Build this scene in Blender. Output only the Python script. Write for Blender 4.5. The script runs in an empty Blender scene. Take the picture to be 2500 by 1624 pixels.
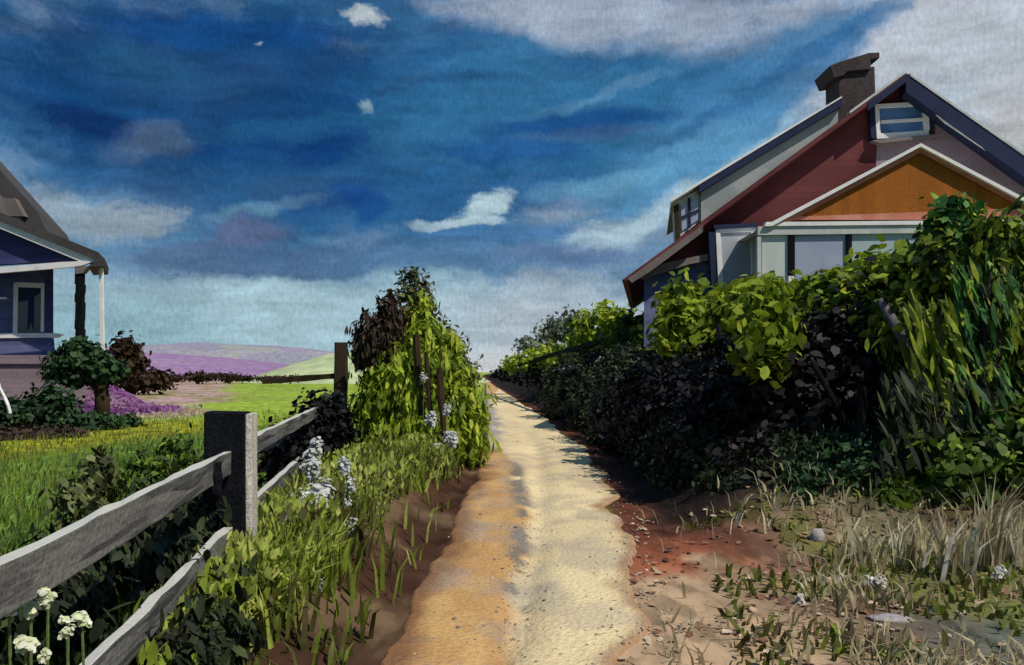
import bpy, math, random
import numpy as np
from mathutils import Vector, Matrix

random.seed(7)
RNG = np.random.default_rng(11)
SC = bpy.context.scene
COL = SC.collection
F = 1024 * 30.0 / 36.0          # focal length expressed in pixels of the survey picture
EYE = 1.6
HZ = 372.0                      # image row of the horizon


def W(u, v, y):
    """survey: the world point seen at (u, v) that stands y metres away"""
    return Vector(((u - 512.0) * y / F, y, EYE + (HZ - v) * y / F))


def lin(r, g, b):
    out = []
    for c in (r, g, b):
        c = c / 255.0
        out.append(c / 12.92 if c <= 0.04045 else ((c + 0.055) / 1.055) ** 2.4)
    return tuple(out)


# ------------------------------------------------------------------ numpy noise
def _hash(ix, iy, seed):
    h = (ix.astype(np.int64) * 374761393 + iy.astype(np.int64) * 668265263 + seed * 1442695041) & 0xFFFFFFFF
    h = ((h ^ (h >> 13)) * 1274126177) & 0xFFFFFFFF
    h = h ^ (h >> 16)
    return (h & 0xFFFF) / 65535.0


def vnoise(x, y, seed=0):
    x = np.asarray(x, float); y = np.asarray(y, float)
    ix = np.floor(x); iy = np.floor(y)
    fx = x - ix; fy = y - iy
    fx = fx * fx * (3 - 2 * fx); fy = fy * fy * (3 - 2 * fy)
    a = _hash(ix, iy, seed); b = _hash(ix + 1, iy, seed)
    c = _hash(ix, iy + 1, seed); d = _hash(ix + 1, iy + 1, seed)
    return (a * (1 - fx) + b * fx) * (1 - fy) + (c * (1 - fx) + d * fx) * fy


def fbm(x, y, seed=0, octs=4):
    t = 0; a = 0.5; s = 0
    for k in range(octs):
        t = t + a * vnoise(np.asarray(x) * 2 ** k + 17.3 * k, np.asarray(y) * 2 ** k - 9.1 * k, seed + k)
        s += a; a *= 0.5
    return t / s


def sst(a, b, x):
    t = np.clip((np.asarray(x, float) - a) / (b - a), 0, 1)
    return t * t * (3 - 2 * t)


# ------------------------------------------------------------------ the lie of the land
PY = np.array([-8, 0, 3.0, 4.66, 5.15, 6.66, 9.48, 12.4, 18, 30, 91, 140, 400.])
PL = np.array([-.78, -.78, -0.78, -0.78, -0.70, -0.64, -0.62, -0.57, -0.56, -0.95, -3.0, -5.0, -16.])
PR = np.array([0.5, 0.5, 0.52, 0.60, 0.74, 0.92, 1.22, 1.42, 1.55, 1.15, -1.75, -3.8, -14.])


def pathL(y): return np.interp(y, PY, PL)
def pathR(y): return np.interp(y, PY, PR)


def fence_x(y): return -1.84 - 0.13 * (np.asarray(y) - 5.5)


def height(x, y):
    x = np.asarray(x, float); y = np.asarray(y, float)
    z = 0.05 * (fbm(x * 0.35, y * 0.35, 3) - 0.5) * sst(0, 1, np.abs(x - (pathL(y) + pathR(y)) / 2) - 0.8)
    # right bank, climbing to the terrace of the cottage
    d = x - (pathR(y) + 0.25)
    along = sst(7.2, 10.5, y) * (1 - 0.55 * sst(40, 110, y))
    bank = 1.25 * sst(0.0, 1.9, d) + 0.95 * sst(1.8, 5.0, d)
    z = z + bank * along * (1 - sst(40, 70, d))
    # verge between path and fence on the left
    e = (pathL(y) - x)
    z = z + 0.28 * sst(0.05, 0.75, e) * (1 - sst(1.2, 2.4, e)) * sst(3, 6, y) * (1 - sst(16, 26, y))
    # knoll under the blue house
    r = np.hypot((x + 23.2) / 8.6, (y - 35.5) / 9.5)
    z = z + 2.1 * (1 - sst(0.35, 1.0, r))
    # ruts of the track
    t = (x - pathL(y)) / np.maximum(pathR(y) - pathL(y), 0.1)
    z = z + np.where((t > -0.05) & (t < 1.05), 0.012 * (fbm(x * 1.2, y * 0.9, 8) - 0.5), 0)
    z = z - 0.06 * np.exp(-((t - 0.5) / 0.09) ** 2) * sst(3, 5, y) * (1 - sst(14, 30, y))
    return z


def hz(x, y): return float(height(np.array([x]), np.array([y]))[0])


# ------------------------------------------------------------------ things, parts, tags
def tag(o, label=None, cat=None, group=None, kind=None):
    if label: o['label'] = label
    if cat: o['category'] = cat
    if group: o['group'] = group
    if kind: o['kind'] = kind
    return o


def thing(name, loc, label, cat, group=None):
    o = bpy.data.objects.new(name, None)
    o.empty_display_size = 0.2
    COL.objects.link(o)
    o.location = loc
    return tag(o, label, cat, group)


def root_loc(p):
    v = Vector((0, 0, 0))
    while p is not None:
        v = v + Vector(p.location); p = p.parent
    return v


def link(name, me, m, parent=None, origin=None):
    o = bpy.data.objects.new(name, me)
    if m is not None: me.materials.append(m)
    COL.objects.link(o)
    if parent is not None:
        o.parent = parent
        off = root_loc(parent)
    else:
        off = Vector(origin) if origin is not None else Vector((0, 0, 0))
        o.location = off
    me.transform(Matrix.Translation(-off))
    return o


class MB:
    """collects shapes for ONE mesh object"""
    def __init__(self): self.v = []; self.f = []

    def poly(self, pts, faces):
        n = len(self.v)
        self.v += [tuple(p) for p in pts]
        self.f += [tuple(i + n for i in f) for f in faces]
        return self

    def box(self, a, b):
        x0, y0, z0 = a; x1, y1, z1 = b
        if x0 > x1: x0, x1 = x1, x0
        if y0 > y1: y0, y1 = y1, y0
        if z0 > z1: z0, z1 = z1, z0
        p = [(x0, y0, z0), (x1, y0, z0), (x1, y1, z0), (x0, y1, z0), (x0, y0, z1), (x1, y0, z1), (x1, y1, z1), (x0, y1, z1)]
        return self.poly(p, [(3, 2, 1, 0), (4, 5, 6, 7), (0, 1, 5, 4), (1, 2, 6, 5), (2, 3, 7, 6), (3, 0, 4, 7)])

    def prism(self, uv, y, depth, lean=0.0):
        """outline surveyed at distance y, extruded backwards by its real depth"""
        n = len(uv)
        fr = [W(u, v, y) for u, v in uv]
        bk = [p + Vector((lean * depth, depth, 0)) for p in fr]
        ar = sum(fr[i].x * fr[(i + 1) % n].z - fr[(i + 1) % n].x * fr[i].z for i in range(n))
        if ar < 0:
            fr.reverse(); bk.reverse()
        fs = [tuple(range(n)), tuple(range(2 * n - 1, n - 1, -1))]
        for i in range(n):
            j = (i + 1) % n
            fs.append((j, i, n + i, n + j))
        return self.poly(fr + bk, fs)

    def beam(self, p0, p1, w, h, segs=1, jit=0.0, up=(0, 0, 1)):
        p0 = Vector(p0); p1 = Vector(p1)
        d = (p1 - p0).normalized()
        s = d.cross(Vector(up))
        if s.length < 1e-4: s = Vector((1, 0, 0))
        s.normalize(); t = s.cross(d).normalized()
        pts = []
        for k in range(segs + 1):
            c = p0.lerp(p1, k / segs)
            for a, b in ((-1, -1), (1, -1), (1, 1), (-1, 1)):
                jj = Vector((random.uniform(-jit, jit), random.uniform(-jit, jit), random.uniform(-jit, jit)))
                pts.append(c + s * (a * w / 2) + t * (b * h / 2) + jj)
        fs = [(3, 2, 1, 0), tuple(4 * segs + i for i in range(4))]
        for k in range(segs):
            for i in range(4):
                j = (i + 1) % 4
                fs.append((4 * k + i, 4 * k + j, 4 * k + 4 + j, 4 * k + 4 + i))
        return self.poly(pts, fs)

    def tube(self, path, radii, n=7, jit=0.0):
        path = [Vector(p) for p in path]
        pts = []
        for k, c in enumerate(path):
            d = (path[min(k + 1, len(path) - 1)] - path[max(k - 1, 0)]).normalized()
            s = d.cross(Vector((0.31, 0.9, 0.12))).normalized(); t = d.cross(s)
            for i in range(n):
                a = 2 * math.pi * i / n
                r = radii[k] * (1 + random.uniform(-jit, jit))
                pts.append(c + s * (r * math.cos(a)) + t * (r * math.sin(a)))
        m = len(path)
        fs = [tuple(range(n - 1, -1, -1)), tuple((m - 1) * n + i for i in range(n))]
        for k in range(m - 1):
            for i in range(n):
                j = (i + 1) % n
                fs.append((k * n + i, k * n + j, k * n + n + j, k * n + n + i))
        return self.poly(pts, fs)

    def blob(self, c, r, seed=0, nu=10, nv=7, lump=0.18):
        c = Vector(c); rr = random.Random(seed)
        pts = [c + Vector((0, 0, -r[2]))]
        for k in range(1, nv):
            th = math.pi * k / nv
            for i in range(nu):
                a = 2 * math.pi * i / nu
                q = 1 + rr.uniform(-lump, lump)
                pts.append(c + Vector((r[0] * math.sin(th) * math.cos(a) * q, r[1] * math.sin(th) * math.sin(a) * q, -r[2] * math.cos(th) * q)))
        pts.append(c + Vector((0, 0, r[2])))
        fs = []
        for i in range(nu):
            j = (i + 1) % nu
            fs.append((0, 1 + j, 1 + i))
            for k in range(nv - 2):
                a = 1 + k * nu
                fs.append((a + i, a + j, a + nu + j, a + nu + i))
            a = 1 + (nv - 2) * nu
            fs.append((a + i, a + j, len(pts) - 1))
        return self.poly(pts, fs)

    def build(self, name, m, parent=None, origin=None, smooth=False, bevel=0.0):
        me = bpy.data.meshes.new(name)
        me.from_pydata([tuple(p) for p in self.v], [], self.f)
        me.update()
        if smooth:
            me.polygons.foreach_set('use_smooth', [True] * len(me.polygons))
        o = link(name, me, m, parent, origin)
        if bevel > 0:
            b = o.modifiers.new('soft_edges', 'BEVEL')
            b.width = bevel; b.segments = 2; b.limit_method = 'ANGLE'; b.angle_limit = math.radians(40)
        return o


def fast_mesh(name, verts, faces_flat, face_sizes, tint):
    me = bpy.data.meshes.new(name)
    nv = len(verts); nf = len(face_sizes)
    me.vertices.add(nv); me.vertices.foreach_set('co', np.asarray(verts, np.float32).ravel())
    me.loops.add(len(faces_flat)); me.loops.foreach_set('vertex_index', np.asarray(faces_flat, np.int32))
    me.polygons.add(nf)
    st = np.concatenate([[0], np.cumsum(face_sizes)[:-1]]).astype(np.int32)
    me.polygons.foreach_set('loop_start', st)
    me.polygons.foreach_set('loop_total', np.asarray(face_sizes, np.int32))
    at = me.attributes.new('tint', 'FLOAT', 'FACE')
    at.data.foreach_set('value', np.asarray(tint, np.float32))
    me.update(calc_edges=True)
    return me


LEAF = np.array([(0, -.5, 0), (.5, -.14, .10), (.40, .22, .08), (0, .5, -.08), (-.40, .22, .08), (-.5, -.14, .10)])


def leaf_mesh(name, c, n, size, aspect, tint, up=None, upw=0.0):
    """one leaf per row: centre, facing normal, length, width/length"""
    N = len(c)
    n = n / np.maximum(np.linalg.norm(n, axis=1, keepdims=True), 1e-6)
    ax = RNG.normal(size=(N, 3))
    if up is not None: ax = ax * (1 - upw) + np.asarray(up) * upw * 2
    ax = ax - n * np.sum(ax * n, 1, keepdims=True)
    ax /= np.maximum(np.linalg.norm(ax, axis=1, keepdims=True), 1e-6)
    sd = np.cross(n, ax)
    size = np.asarray(size).reshape(N, 1, 1); asp = np.asarray(aspect).reshape(-1, 1, 1)
    L = LEAF[None]
    v = c[:, None, :] + size * (asp * L[:, :, 0:1] * sd[:, None, :] + L[:, :, 1:2] * ax[:, None, :] + asp * L[:, :, 2:3] * n[:, None, :])
    return fast_mesh(name, v.reshape(-1, 3), np.arange(N * 6), np.full(N, 6), tint)


def blob_leaves(blobs, n, size, clump=0.22, k=40, upbias=0.25, fill=0.25):
    """leaves in lumpy clumps over a set of ellipsoids (cx,cy,cz,rx,ry,rz)"""
    vol = np.array([(b[3] * b[4] + b[4] * b[5] + b[3] * b[5]) for b in blobs]); vol /= vol.sum()
    C = []; NN = []; S = []; T = []
    for b, w in zip(blobs, vol):
        m = max(12, int(n * w)); kk = max(6, int(k * w * len(blobs)))
        d = RNG.normal(size=(kk, 3)); d /= np.linalg.norm(d, axis=1, keepdims=True)
        rad = RNG.uniform(0.72, 1.02, (kk, 1))
        inner = RNG.random(kk) < fill
        rad[inner] *= RNG.uniform(0.3, 0.85, (inner.sum(), 1))
        R = np.array(b[3:6]); cc = np.array(b[:3]) + d * rad * R
        ct = RNG.random(kk)
        cs = RNG.uniform(0.5, 1.25, kk) * clump
        i = RNG.integers(0, kk, m)
        p = cc[i] + RNG.normal(size=(m, 3)) * (cs[i] * 0.5)[:, None] * np.minimum(1, R / R.max() + .3)
        nn = d[i] * 0.9 + RNG.normal(size=(m, 3)) * 0.55 + np.array([0, 0, upbias])
        C.append(p); NN.append(nn); S.append(RNG.uniform(size[0], size[1], m)); T.append(np.clip(ct[i] * 0.72 + RNG.random(m) * 0.38 - .05, 0, 1))
    return np.concatenate(C), np.concatenate(NN), np.concatenate(S), np.concatenate(T)


def blade_mesh(name, roots, hgt, wid, lean, tint):
    """grass blades: two pieces each, bent by lean (N,2)"""
    N = len(roots)
    a = RNG.uniform(0, 2 * np.pi, N)
    s = np.stack([np.cos(a), np.sin(a), np.zeros(N)], 1) * (wid / 2)[:, None]
    L3 = np.concatenate([lean, np.zeros((N, 1))], 1)
    up = np.array([0, 0, 1.0])
    mid = roots + L3 * (hgt * 0.30)[:, None] + up * (hgt * 0.58)[:, None]
    tip = roots + L3 * (hgt * 0.95)[:, None] + up * (hgt * (1 - 0.25 * np.minimum(1, np.linalg.norm(lean, axis=1))))[:, None]
    v = np.stack([roots - s, roots + s, mid + s * .85, mid - s * .85, tip], 1).reshape(-1, 3)
    base = np.arange(N)[:, None] * 5
    fl = (base + np.array([[0, 1, 2, 3, 3, 2, 4]])).ravel()
    return fast_mesh(name, v, fl, np.tile([4, 3], N), np.repeat(tint, 2))


# ------------------------------------------------------------------ materials
def new_mat(name):
    m = bpy.data.materials.new(name); m.use_nodes = True
    nt = m.node_tree
    b = nt.nodes['Principled BSDF']
    return m, nt, b


def ramp(nt, cols, src, interp='LINEAR', pos=None):
    r = nt.nodes.new('ShaderNodeValToRGB')
    r.color_ramp.interpolation = interp
    e = r.color_ramp.elements
    while len(e) < len(cols): e.new(0.5)
    for i, c in enumerate(cols):
        e[i].position = pos[i] if pos else i / max(1, len(cols) - 1)
        e[i].color = (*c, 1)
    nt.links.new(src, r.inputs[0])
    return r.outputs[0]


def brushy(name, cols, scale=(1, 1, 1), freq=3.0, rough=0.85, bump=0.25, grain=60.0, gr=0.35, spec=0.2, warp=0.5, boards=0.0, axis=2):
    """a surface whose colour wanders in irregular strokes, with a fine grain"""
    m, nt, b = new_mat(name)
    tc = nt.nodes.new('ShaderNodeTexCoord')
    mp = nt.nodes.new('ShaderNodeMapping'); mp.inputs['Scale'].default_value = scale
    nt.links.new(tc.outputs['Object'], mp.inputs[0])
    nz = nt.nodes.new('ShaderNodeTexNoise'); nz.inputs['Scale'].default_value = freq * 1.3; nz.inputs['Detail'].default_value = 4
    nt.links.new(mp.outputs[0], nz.inputs['Vector'])
    ad = nt.nodes.new('ShaderNodeVectorMath'); ad.operation = 'MULTIPLY_ADD'
    nt.links.new(nz.outputs['Color'], ad.inputs[0]); ad.inputs[1].default_value = (warp / freq * 2,) * 3
    nt.links.new(mp.outputs[0], ad.inputs[2])
    vo = nt.nodes.new('ShaderNodeTexVoronoi'); vo.feature = 'SMOOTH_F1'; vo.inputs['Scale'].default_value = freq
    vo.inputs['Smoothness'].default_value = 0.35
    nt.links.new(ad.outputs[0], vo.inputs['Vector'])
    sp = nt.nodes.new('ShaderNodeSeparateColor'); nt.links.new(vo.outputs['Color'], sp.inputs[0])
    mx = nt.nodes.new('ShaderNodeMath'); mx.operation = 'MULTIPLY_ADD'
    nt.links.new(sp.outputs[0], mx.inputs[0]); mx.inputs[1].default_value = 0.65
    m2 = nt.nodes.new('ShaderNodeMath'); m2.operation = 'MULTIPLY'; m2.inputs[1].default_value = 0.4
    nt.links.new(nz.outputs['Fac'], m2.inputs[0]); nt.links.new(m2.outputs[0], mx.inputs[2])
    c = ramp(nt, cols, mx.outputs[0])
    g = nt.nodes.new('ShaderNodeTexNoise'); g.inputs['Scale'].default_value = grain; g.inputs['Detail'].default_value = 3
    nt.links.new(tc.outputs['Object'], g.inputs['Vector'])
    mr = nt.nodes.new('ShaderNodeMapRange'); mr.inputs[1].default_value = 0.3; mr.inputs[2].default_value = 0.7
    mr.inputs[3].default_value = 1 - gr; mr.inputs[4].default_value = 1 + gr
    nt.links.new(g.outputs['Fac'], mr.inputs[0])
    mu = nt.nodes.new('ShaderNodeVectorMath'); mu.operation = 'SCALE'
    nt.links.new(c, mu.inputs[0]); nt.links.new(mr.outputs[0], mu.inputs['Scale'])
    nt.links.new(mu.outputs[0], b.inputs['Base Color'])
    b.inputs['Roughness'].default_value = rough
    b.inputs['Specular IOR Level'].default_value = spec
    if boards > 0:
        # lapped boards: a saw-tooth relief, each board a little different in colour
        sz = nt.nodes.new('ShaderNodeSeparateXYZ'); nt.links.new(tc.outputs['Object'], sz.inputs[0])
        dv = nt.nodes.new('ShaderNodeMath'); dv.operation = 'DIVIDE'; nt.links.new(sz.outputs[axis], dv.inputs[0]); dv.inputs[1].default_value = boards
        fr = nt.nodes.new('ShaderNodeMath'); fr.operation = 'FRACT'; nt.links.new(dv.outputs[0], fr.inputs[0])
        fl = nt.nodes.new('ShaderNodeMath'); fl.operation = 'FLOOR'; nt.links.new(dv.outputs[0], fl.inputs[0])
        wn = nt.nodes.new('ShaderNodeTexWhiteNoise'); wn.noise_dimensions = '1D'; nt.links.new(fl.outputs[0], wn.inputs['W'])
        vr = nt.nodes.new('ShaderNodeMapRange'); nt.links.new(wn.outputs['Value'], vr.inputs[0]); vr.inputs[3].default_value = .86; vr.inputs[4].default_value = 1.14
        ms = nt.nodes.new('ShaderNodeVectorMath'); ms.operation = 'SCALE'; nt.links.new(mu.outputs[0], ms.inputs[0]); nt.links.new(vr.outputs[0], ms.inputs['Scale'])
        nt.links.new(ms.outputs[0], b.inputs['Base Color'])
        bp = nt.nodes.new('ShaderNodeBump'); bp.inputs['Strength'].default_value = .6; bp.inputs['Distance'].default_value = 0.015; bp.invert = axis == 2
        nt.links.new(fr.outputs[0], bp.inputs['Height']); nt.links.new(bp.outputs[0], b.inputs['Normal'])
    elif bump > 0:
        bp = nt.nodes.new('ShaderNodeBump'); bp.inputs['Strength'].default_value = bump; bp.inputs['Distance'].default_value = 0.02
        nt.links.new(g.outputs['Fac'], bp.inputs['Height']); nt.links.new(bp.outputs[0], b.inputs['Normal'])
    return m


def leafy(name, cols, pos=None, trans=0.25, rough=0.6):
    m, nt, b = new_mat(name)
    at = nt.nodes.new('ShaderNodeAttribute'); at.attribute_name = 'tint'
    c = ramp(nt, cols, at.outputs['Fac'], pos=pos)
    tc = nt.nodes.new('ShaderNodeTexCoord')
    g = nt.nodes.new('ShaderNodeTexNoise'); g.inputs['Scale'].default_value = 14; g.inputs['Detail'].default_value = 4
    nt.links.new(tc.outputs['Object'], g.inputs['Vector'])
    mr = nt.nodes.new('ShaderNodeMapRange'); mr.inputs[1].default_value = 0.3; mr.inputs[2].default_value = 0.7
    mr.inputs[3].default_value = 0.65; mr.inputs[4].default_value = 1.35
    nt.links.new(g.outputs['Fac'], mr.inputs[0])
    mu = nt.nodes.new('ShaderNodeVectorMath'); mu.operation = 'SCALE'
    nt.links.new(c, mu.inputs[0]); nt.links.new(mr.outputs[0], mu.inputs['Scale'])
    nt.links.new(mu.outputs[0], b.inputs['Base Color'])
    b.inputs['Roughness'].default_value = rough; b.inputs['Specular IOR Level'].default_value = 0.2
    if trans > 0:
        tr = nt.nodes.new('ShaderNodeBsdfTranslucent'); nt.links.new(mu.outputs[0], tr.inputs[0])
        mx = nt.nodes.new('ShaderNodeMixShader'); mx.inputs[0].default_value = trans
        nt.links.new(b.outputs[0], mx.inputs[1]); nt.links.new(tr.outputs[0], mx.inputs[2])
        nt.links.new(mx.outputs[0], nt.nodes['Material Output'].inputs[0])
    return m


M = {}
M['maroon'] = brushy('maroon_boards', [(.060, .013, .016), (.11, .026, .028), (.14, .040, .040), (.08, .018, .020)], (1, 1, .6), .5, grain=22, gr=.16, bump=.08, boards=0.17, axis=2)
M['mauve'] = brushy('mauve_boards', [(.20, .14, .17), (.27, .20, .23), (.24, .17, .20)], (1, 1, 1), .7, grain=22, gr=.16, bump=.08, boards=0.17, axis=2)
M['orange'] = brushy('ochre_boards', [(.20, .075, .014), (.36, .115, .014), (.30, .095, .012), (.40, .13, .018)], (1, 1, 1), .55, grain=22, gr=.16, bump=.08, boards=0.2, axis=0)
M['salmon'] = brushy('salmon_trim', [(.55, .22, .15), (.50, .18, .12), (.6, .3, .22)], (1, 1, 1), 1.2)
M['navy'] = brushy('navy_slate', [(.012, .017, .048), (.02, .028, .07), (.015, .022, .058)], (1, 1, 1), 2)
M['navy_wall'] = brushy('navy_boards', [(.04, .06, .17), (.08, .10, .23), (.13, .14, .25), (.05, .075, .20)], (1, 1, 1), 1.2, grain=22, gr=.16, bump=.08, boards=0.17, axis=2)
M['indigo'] = brushy('indigo_gable', [(.03, .035, .12), (.05, .05, .15), (.07, .07, .14)], (1, 1, 1), .9, grain=22, gr=.16, bump=.08, boards=0.2, axis=2)
M['white'] = brushy('white_paint', [(.72, .71, .70), (.82, .80, .78), (.62, .63, .65)], (1, 1, 1), 2.5, gr=.1)
M['palegrey'] = brushy('pale_grey_board', [(.42, .44, .43), (.55, .56, .54), (.33, .36, .36)], (1, 1, 1), 1.5, gr=.15)
M['greybrown'] = brushy('grey_brown_board', [(.10, .085, .08), (.2, .17, .16), (.06, .05, .05)], (1, 1, 1), 1.5)
M['slate'] = brushy('grey_slates', [(.045, .040, .042), (.075, .067, .068), (.06, .054, .056)], (1, 1, 1), 1.2, grain=25, gr=.2)
M['grey'] = brushy('grey_board', [(.26, .29, .29), (.34, .36, .355), (.22, .245, .25)], (1, 1, 1), 1.2, gr=.15)
M['chimney'] = brushy('sooty_brick', [(.034, .024, .026), (.052, .038, .040), (.07, .052, .054), (.028, .02, .021)], (1, 1, 1), 1.8, grain=18)
M['wood'] = brushy('weathered_rail', [(.010, .011, .015), (.07, .07, .07), (.19, .185, .17), (.03, .031, .035), (.13, .13, .12)], (1.6, .22, 6), 5, grain=45, bump=.4, gr=.2, warp=.25)
def paint_lit_tops(m, col):  # paler colour on up-facing sides paints the sunlit rail tops
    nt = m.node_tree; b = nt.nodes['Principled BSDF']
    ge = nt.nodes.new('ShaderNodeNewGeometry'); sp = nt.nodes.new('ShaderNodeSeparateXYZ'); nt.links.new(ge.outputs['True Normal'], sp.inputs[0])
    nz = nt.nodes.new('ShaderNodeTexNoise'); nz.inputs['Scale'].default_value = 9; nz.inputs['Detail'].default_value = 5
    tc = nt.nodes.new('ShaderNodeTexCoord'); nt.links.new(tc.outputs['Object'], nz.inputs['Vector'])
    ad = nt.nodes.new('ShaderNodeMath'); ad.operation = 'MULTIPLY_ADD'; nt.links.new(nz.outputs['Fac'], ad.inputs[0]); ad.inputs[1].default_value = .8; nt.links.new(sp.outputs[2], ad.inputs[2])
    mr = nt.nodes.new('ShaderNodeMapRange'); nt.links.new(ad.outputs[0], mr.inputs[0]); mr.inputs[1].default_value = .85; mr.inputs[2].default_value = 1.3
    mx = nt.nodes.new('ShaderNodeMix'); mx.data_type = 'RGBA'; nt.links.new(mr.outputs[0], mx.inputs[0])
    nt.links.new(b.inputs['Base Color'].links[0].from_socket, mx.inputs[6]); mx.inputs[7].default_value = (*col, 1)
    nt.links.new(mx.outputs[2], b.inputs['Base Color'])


paint_lit_tops(M['wood'], (.50, .49, .44))
M['blackwood'] = brushy('black_wood', [(.003, .0035, .005), (.010, .011, .014), (.005, .0055, .007)], (3, 3, .5), 5, grain=45, bump=.4, spec=.04)  # near-black wood; on the near fence post it paints the shaded face
M['sunlit_wood'] = brushy('sunlit_post_side', [(.45, .40, .36), (.6, .55, .5)], (3, 3, .6), 5, bump=.4)  # pale tone painted for the sunlit side of the near post
M['brownwood'] = brushy('dark_brown_wood', [(.025, .015, .008), (.05, .032, .016), (.018, .011, .007)], (3, 3, .5), 4, bump=.5)
M['bark'] = brushy('dark_bark', [(.02, .018, .018), (.045, .04, .04), (.03, .026, .024)], (3, 3, .6), 5, bump=.6)
M['greybark'] = brushy('grey_bark', [(.07, .065, .07), (.12, .105, .11), (.05, .045, .05)], (3, 3, .6), 4, bump=.6)
M['stem'] = brushy('green_stem', [(.08, .13, .03), (.12, .17, .05)], (3, 3, .6), 5, bump=0)
M['petal'] = leafy('white_petals', [(.30, .33, .28), (.46, .48, .46), (.62, .62, .64)], trans=.2)
M['petal_warm'] = leafy('warm_white_petals', [(.34, .32, .27), (.50, .48, .42), (.66, .64, .58)], trans=.2)
M['petal_yellow'] = leafy('cream_petals', [(.45, .52, .25), (.68, .72, .45), (.80, .80, .68)], trans=.2)
M['stone'] = brushy('pale_stone', [(.25, .22, .22), (.38, .35, .35), (.18, .16, .16)], (1, 1, 1), 9, bump=.5)


def glass(name, cols, rough=0.12, freq=1.2):
    m = brushy(name, cols, (1, 1, 1), freq, rough=rough, bump=0.0, gr=.05, spec=.6)
    return m


M['glass_blue'] = glass('blue_glass', [(.03, .08, .24), (.06, .15, .34), (.12, .24, .42)], .2, 2.0)
M['glass_grey'] = glass('grey_sky_glass', [(.33, .36, .42), (.42, .44, .49), (.28, .32, .34)], .25)  # grey, slate, teal and pale panes: sky reflection painted into the colour
M['glass_slate'] = glass('slate_sky_glass', [(.27, .30, .42), (.34, .37, .48), (.40, .43, .53)], .25)
M['glass_teal'] = glass('teal_sky_glass', [(.28, .38, .40), (.38, .46, .47), (.32, .40, .42)], .25)
M['glass_pale'] = glass('pale_sky_glass', [(.44, .49, .48), (.54, .58, .55), (.38, .44, .43)], .3)
M['glass_smoke'] = glass('smoky_glass', [(.07, .065, .065), (.11, .10, .10), (.09, .085, .09)], .2)

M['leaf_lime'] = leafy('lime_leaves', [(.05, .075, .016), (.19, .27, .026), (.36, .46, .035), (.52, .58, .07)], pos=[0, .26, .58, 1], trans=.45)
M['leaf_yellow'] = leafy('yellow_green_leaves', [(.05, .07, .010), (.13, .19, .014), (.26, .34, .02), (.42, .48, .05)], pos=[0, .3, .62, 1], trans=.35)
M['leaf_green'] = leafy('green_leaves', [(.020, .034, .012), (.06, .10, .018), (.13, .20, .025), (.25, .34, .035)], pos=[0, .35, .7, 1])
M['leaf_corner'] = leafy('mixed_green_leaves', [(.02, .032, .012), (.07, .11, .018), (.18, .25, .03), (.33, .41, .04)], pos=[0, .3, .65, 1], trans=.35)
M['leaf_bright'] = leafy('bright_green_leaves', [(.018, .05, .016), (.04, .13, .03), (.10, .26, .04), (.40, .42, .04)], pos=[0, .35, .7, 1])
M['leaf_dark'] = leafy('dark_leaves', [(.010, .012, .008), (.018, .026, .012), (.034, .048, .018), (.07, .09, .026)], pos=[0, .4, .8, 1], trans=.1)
M['leaf_shade'] = leafy('shade_black_leaves', [(.005, .0045, .006), (.008, .007, .008), (.012, .0105, .011), (.021, .018, .019)], pos=[0, .45, .85, 1], trans=.05)  # near-black leaf colour stands in for the shade in the hedge
M['leaf_olive'] = leafy('olive_leaves', [(.03, .035, .018), (.075, .085, .03), (.13, .15, .05), (.22, .24, .10)], pos=[0, .35, .7, 1])
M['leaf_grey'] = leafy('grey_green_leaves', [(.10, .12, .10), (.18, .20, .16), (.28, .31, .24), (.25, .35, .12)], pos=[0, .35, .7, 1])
M['leaf_brown'] = leafy('brown_leaves', [(.018, .010, .004), (.035, .020, .008), (.055, .034, .014)], trans=.08)
M['leaf_umber'] = leafy('umber_leaves', [(.022, .016, .010), (.05, .033, .022), (.085, .055, .04)], trans=.08)
M['leaf_bottle'] = leafy('bottle_green_leaves', [(.010, .026, .010), (.022, .055, .020), (.045, .095, .028)], trans=.08)
M['grass_mix'] = leafy('verge_grass', [(.05, .032, .018), (.085, .075, .022), (.13, .17, .025), (.26, .34, .035), (.46, .48, .13)], pos=[0, .22, .48, .75, 1], trans=.35)
M['grass_dry'] = leafy('dry_grass', [(.09, .06, .04), (.26, .19, .11), (.44, .37, .21), (.62, .56, .36), (.68, .64, .56)], pos=[0, .25, .5, .8, 1], trans=.4)
M['grass_field'] = leafy('field_grass', [(.05, .09, .02), (.12, .19, .035), (.20, .28, .045), (.30, .33, .03)], pos=[0, .35, .7, 1], trans=.4)
M['heather'] = leafy('purple_heather', [(.09, .03, .12), (.17, .055, .20), (.26, .12, .27), (.36, .24, .32)], pos=[0, .35, .7, 1])


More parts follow.
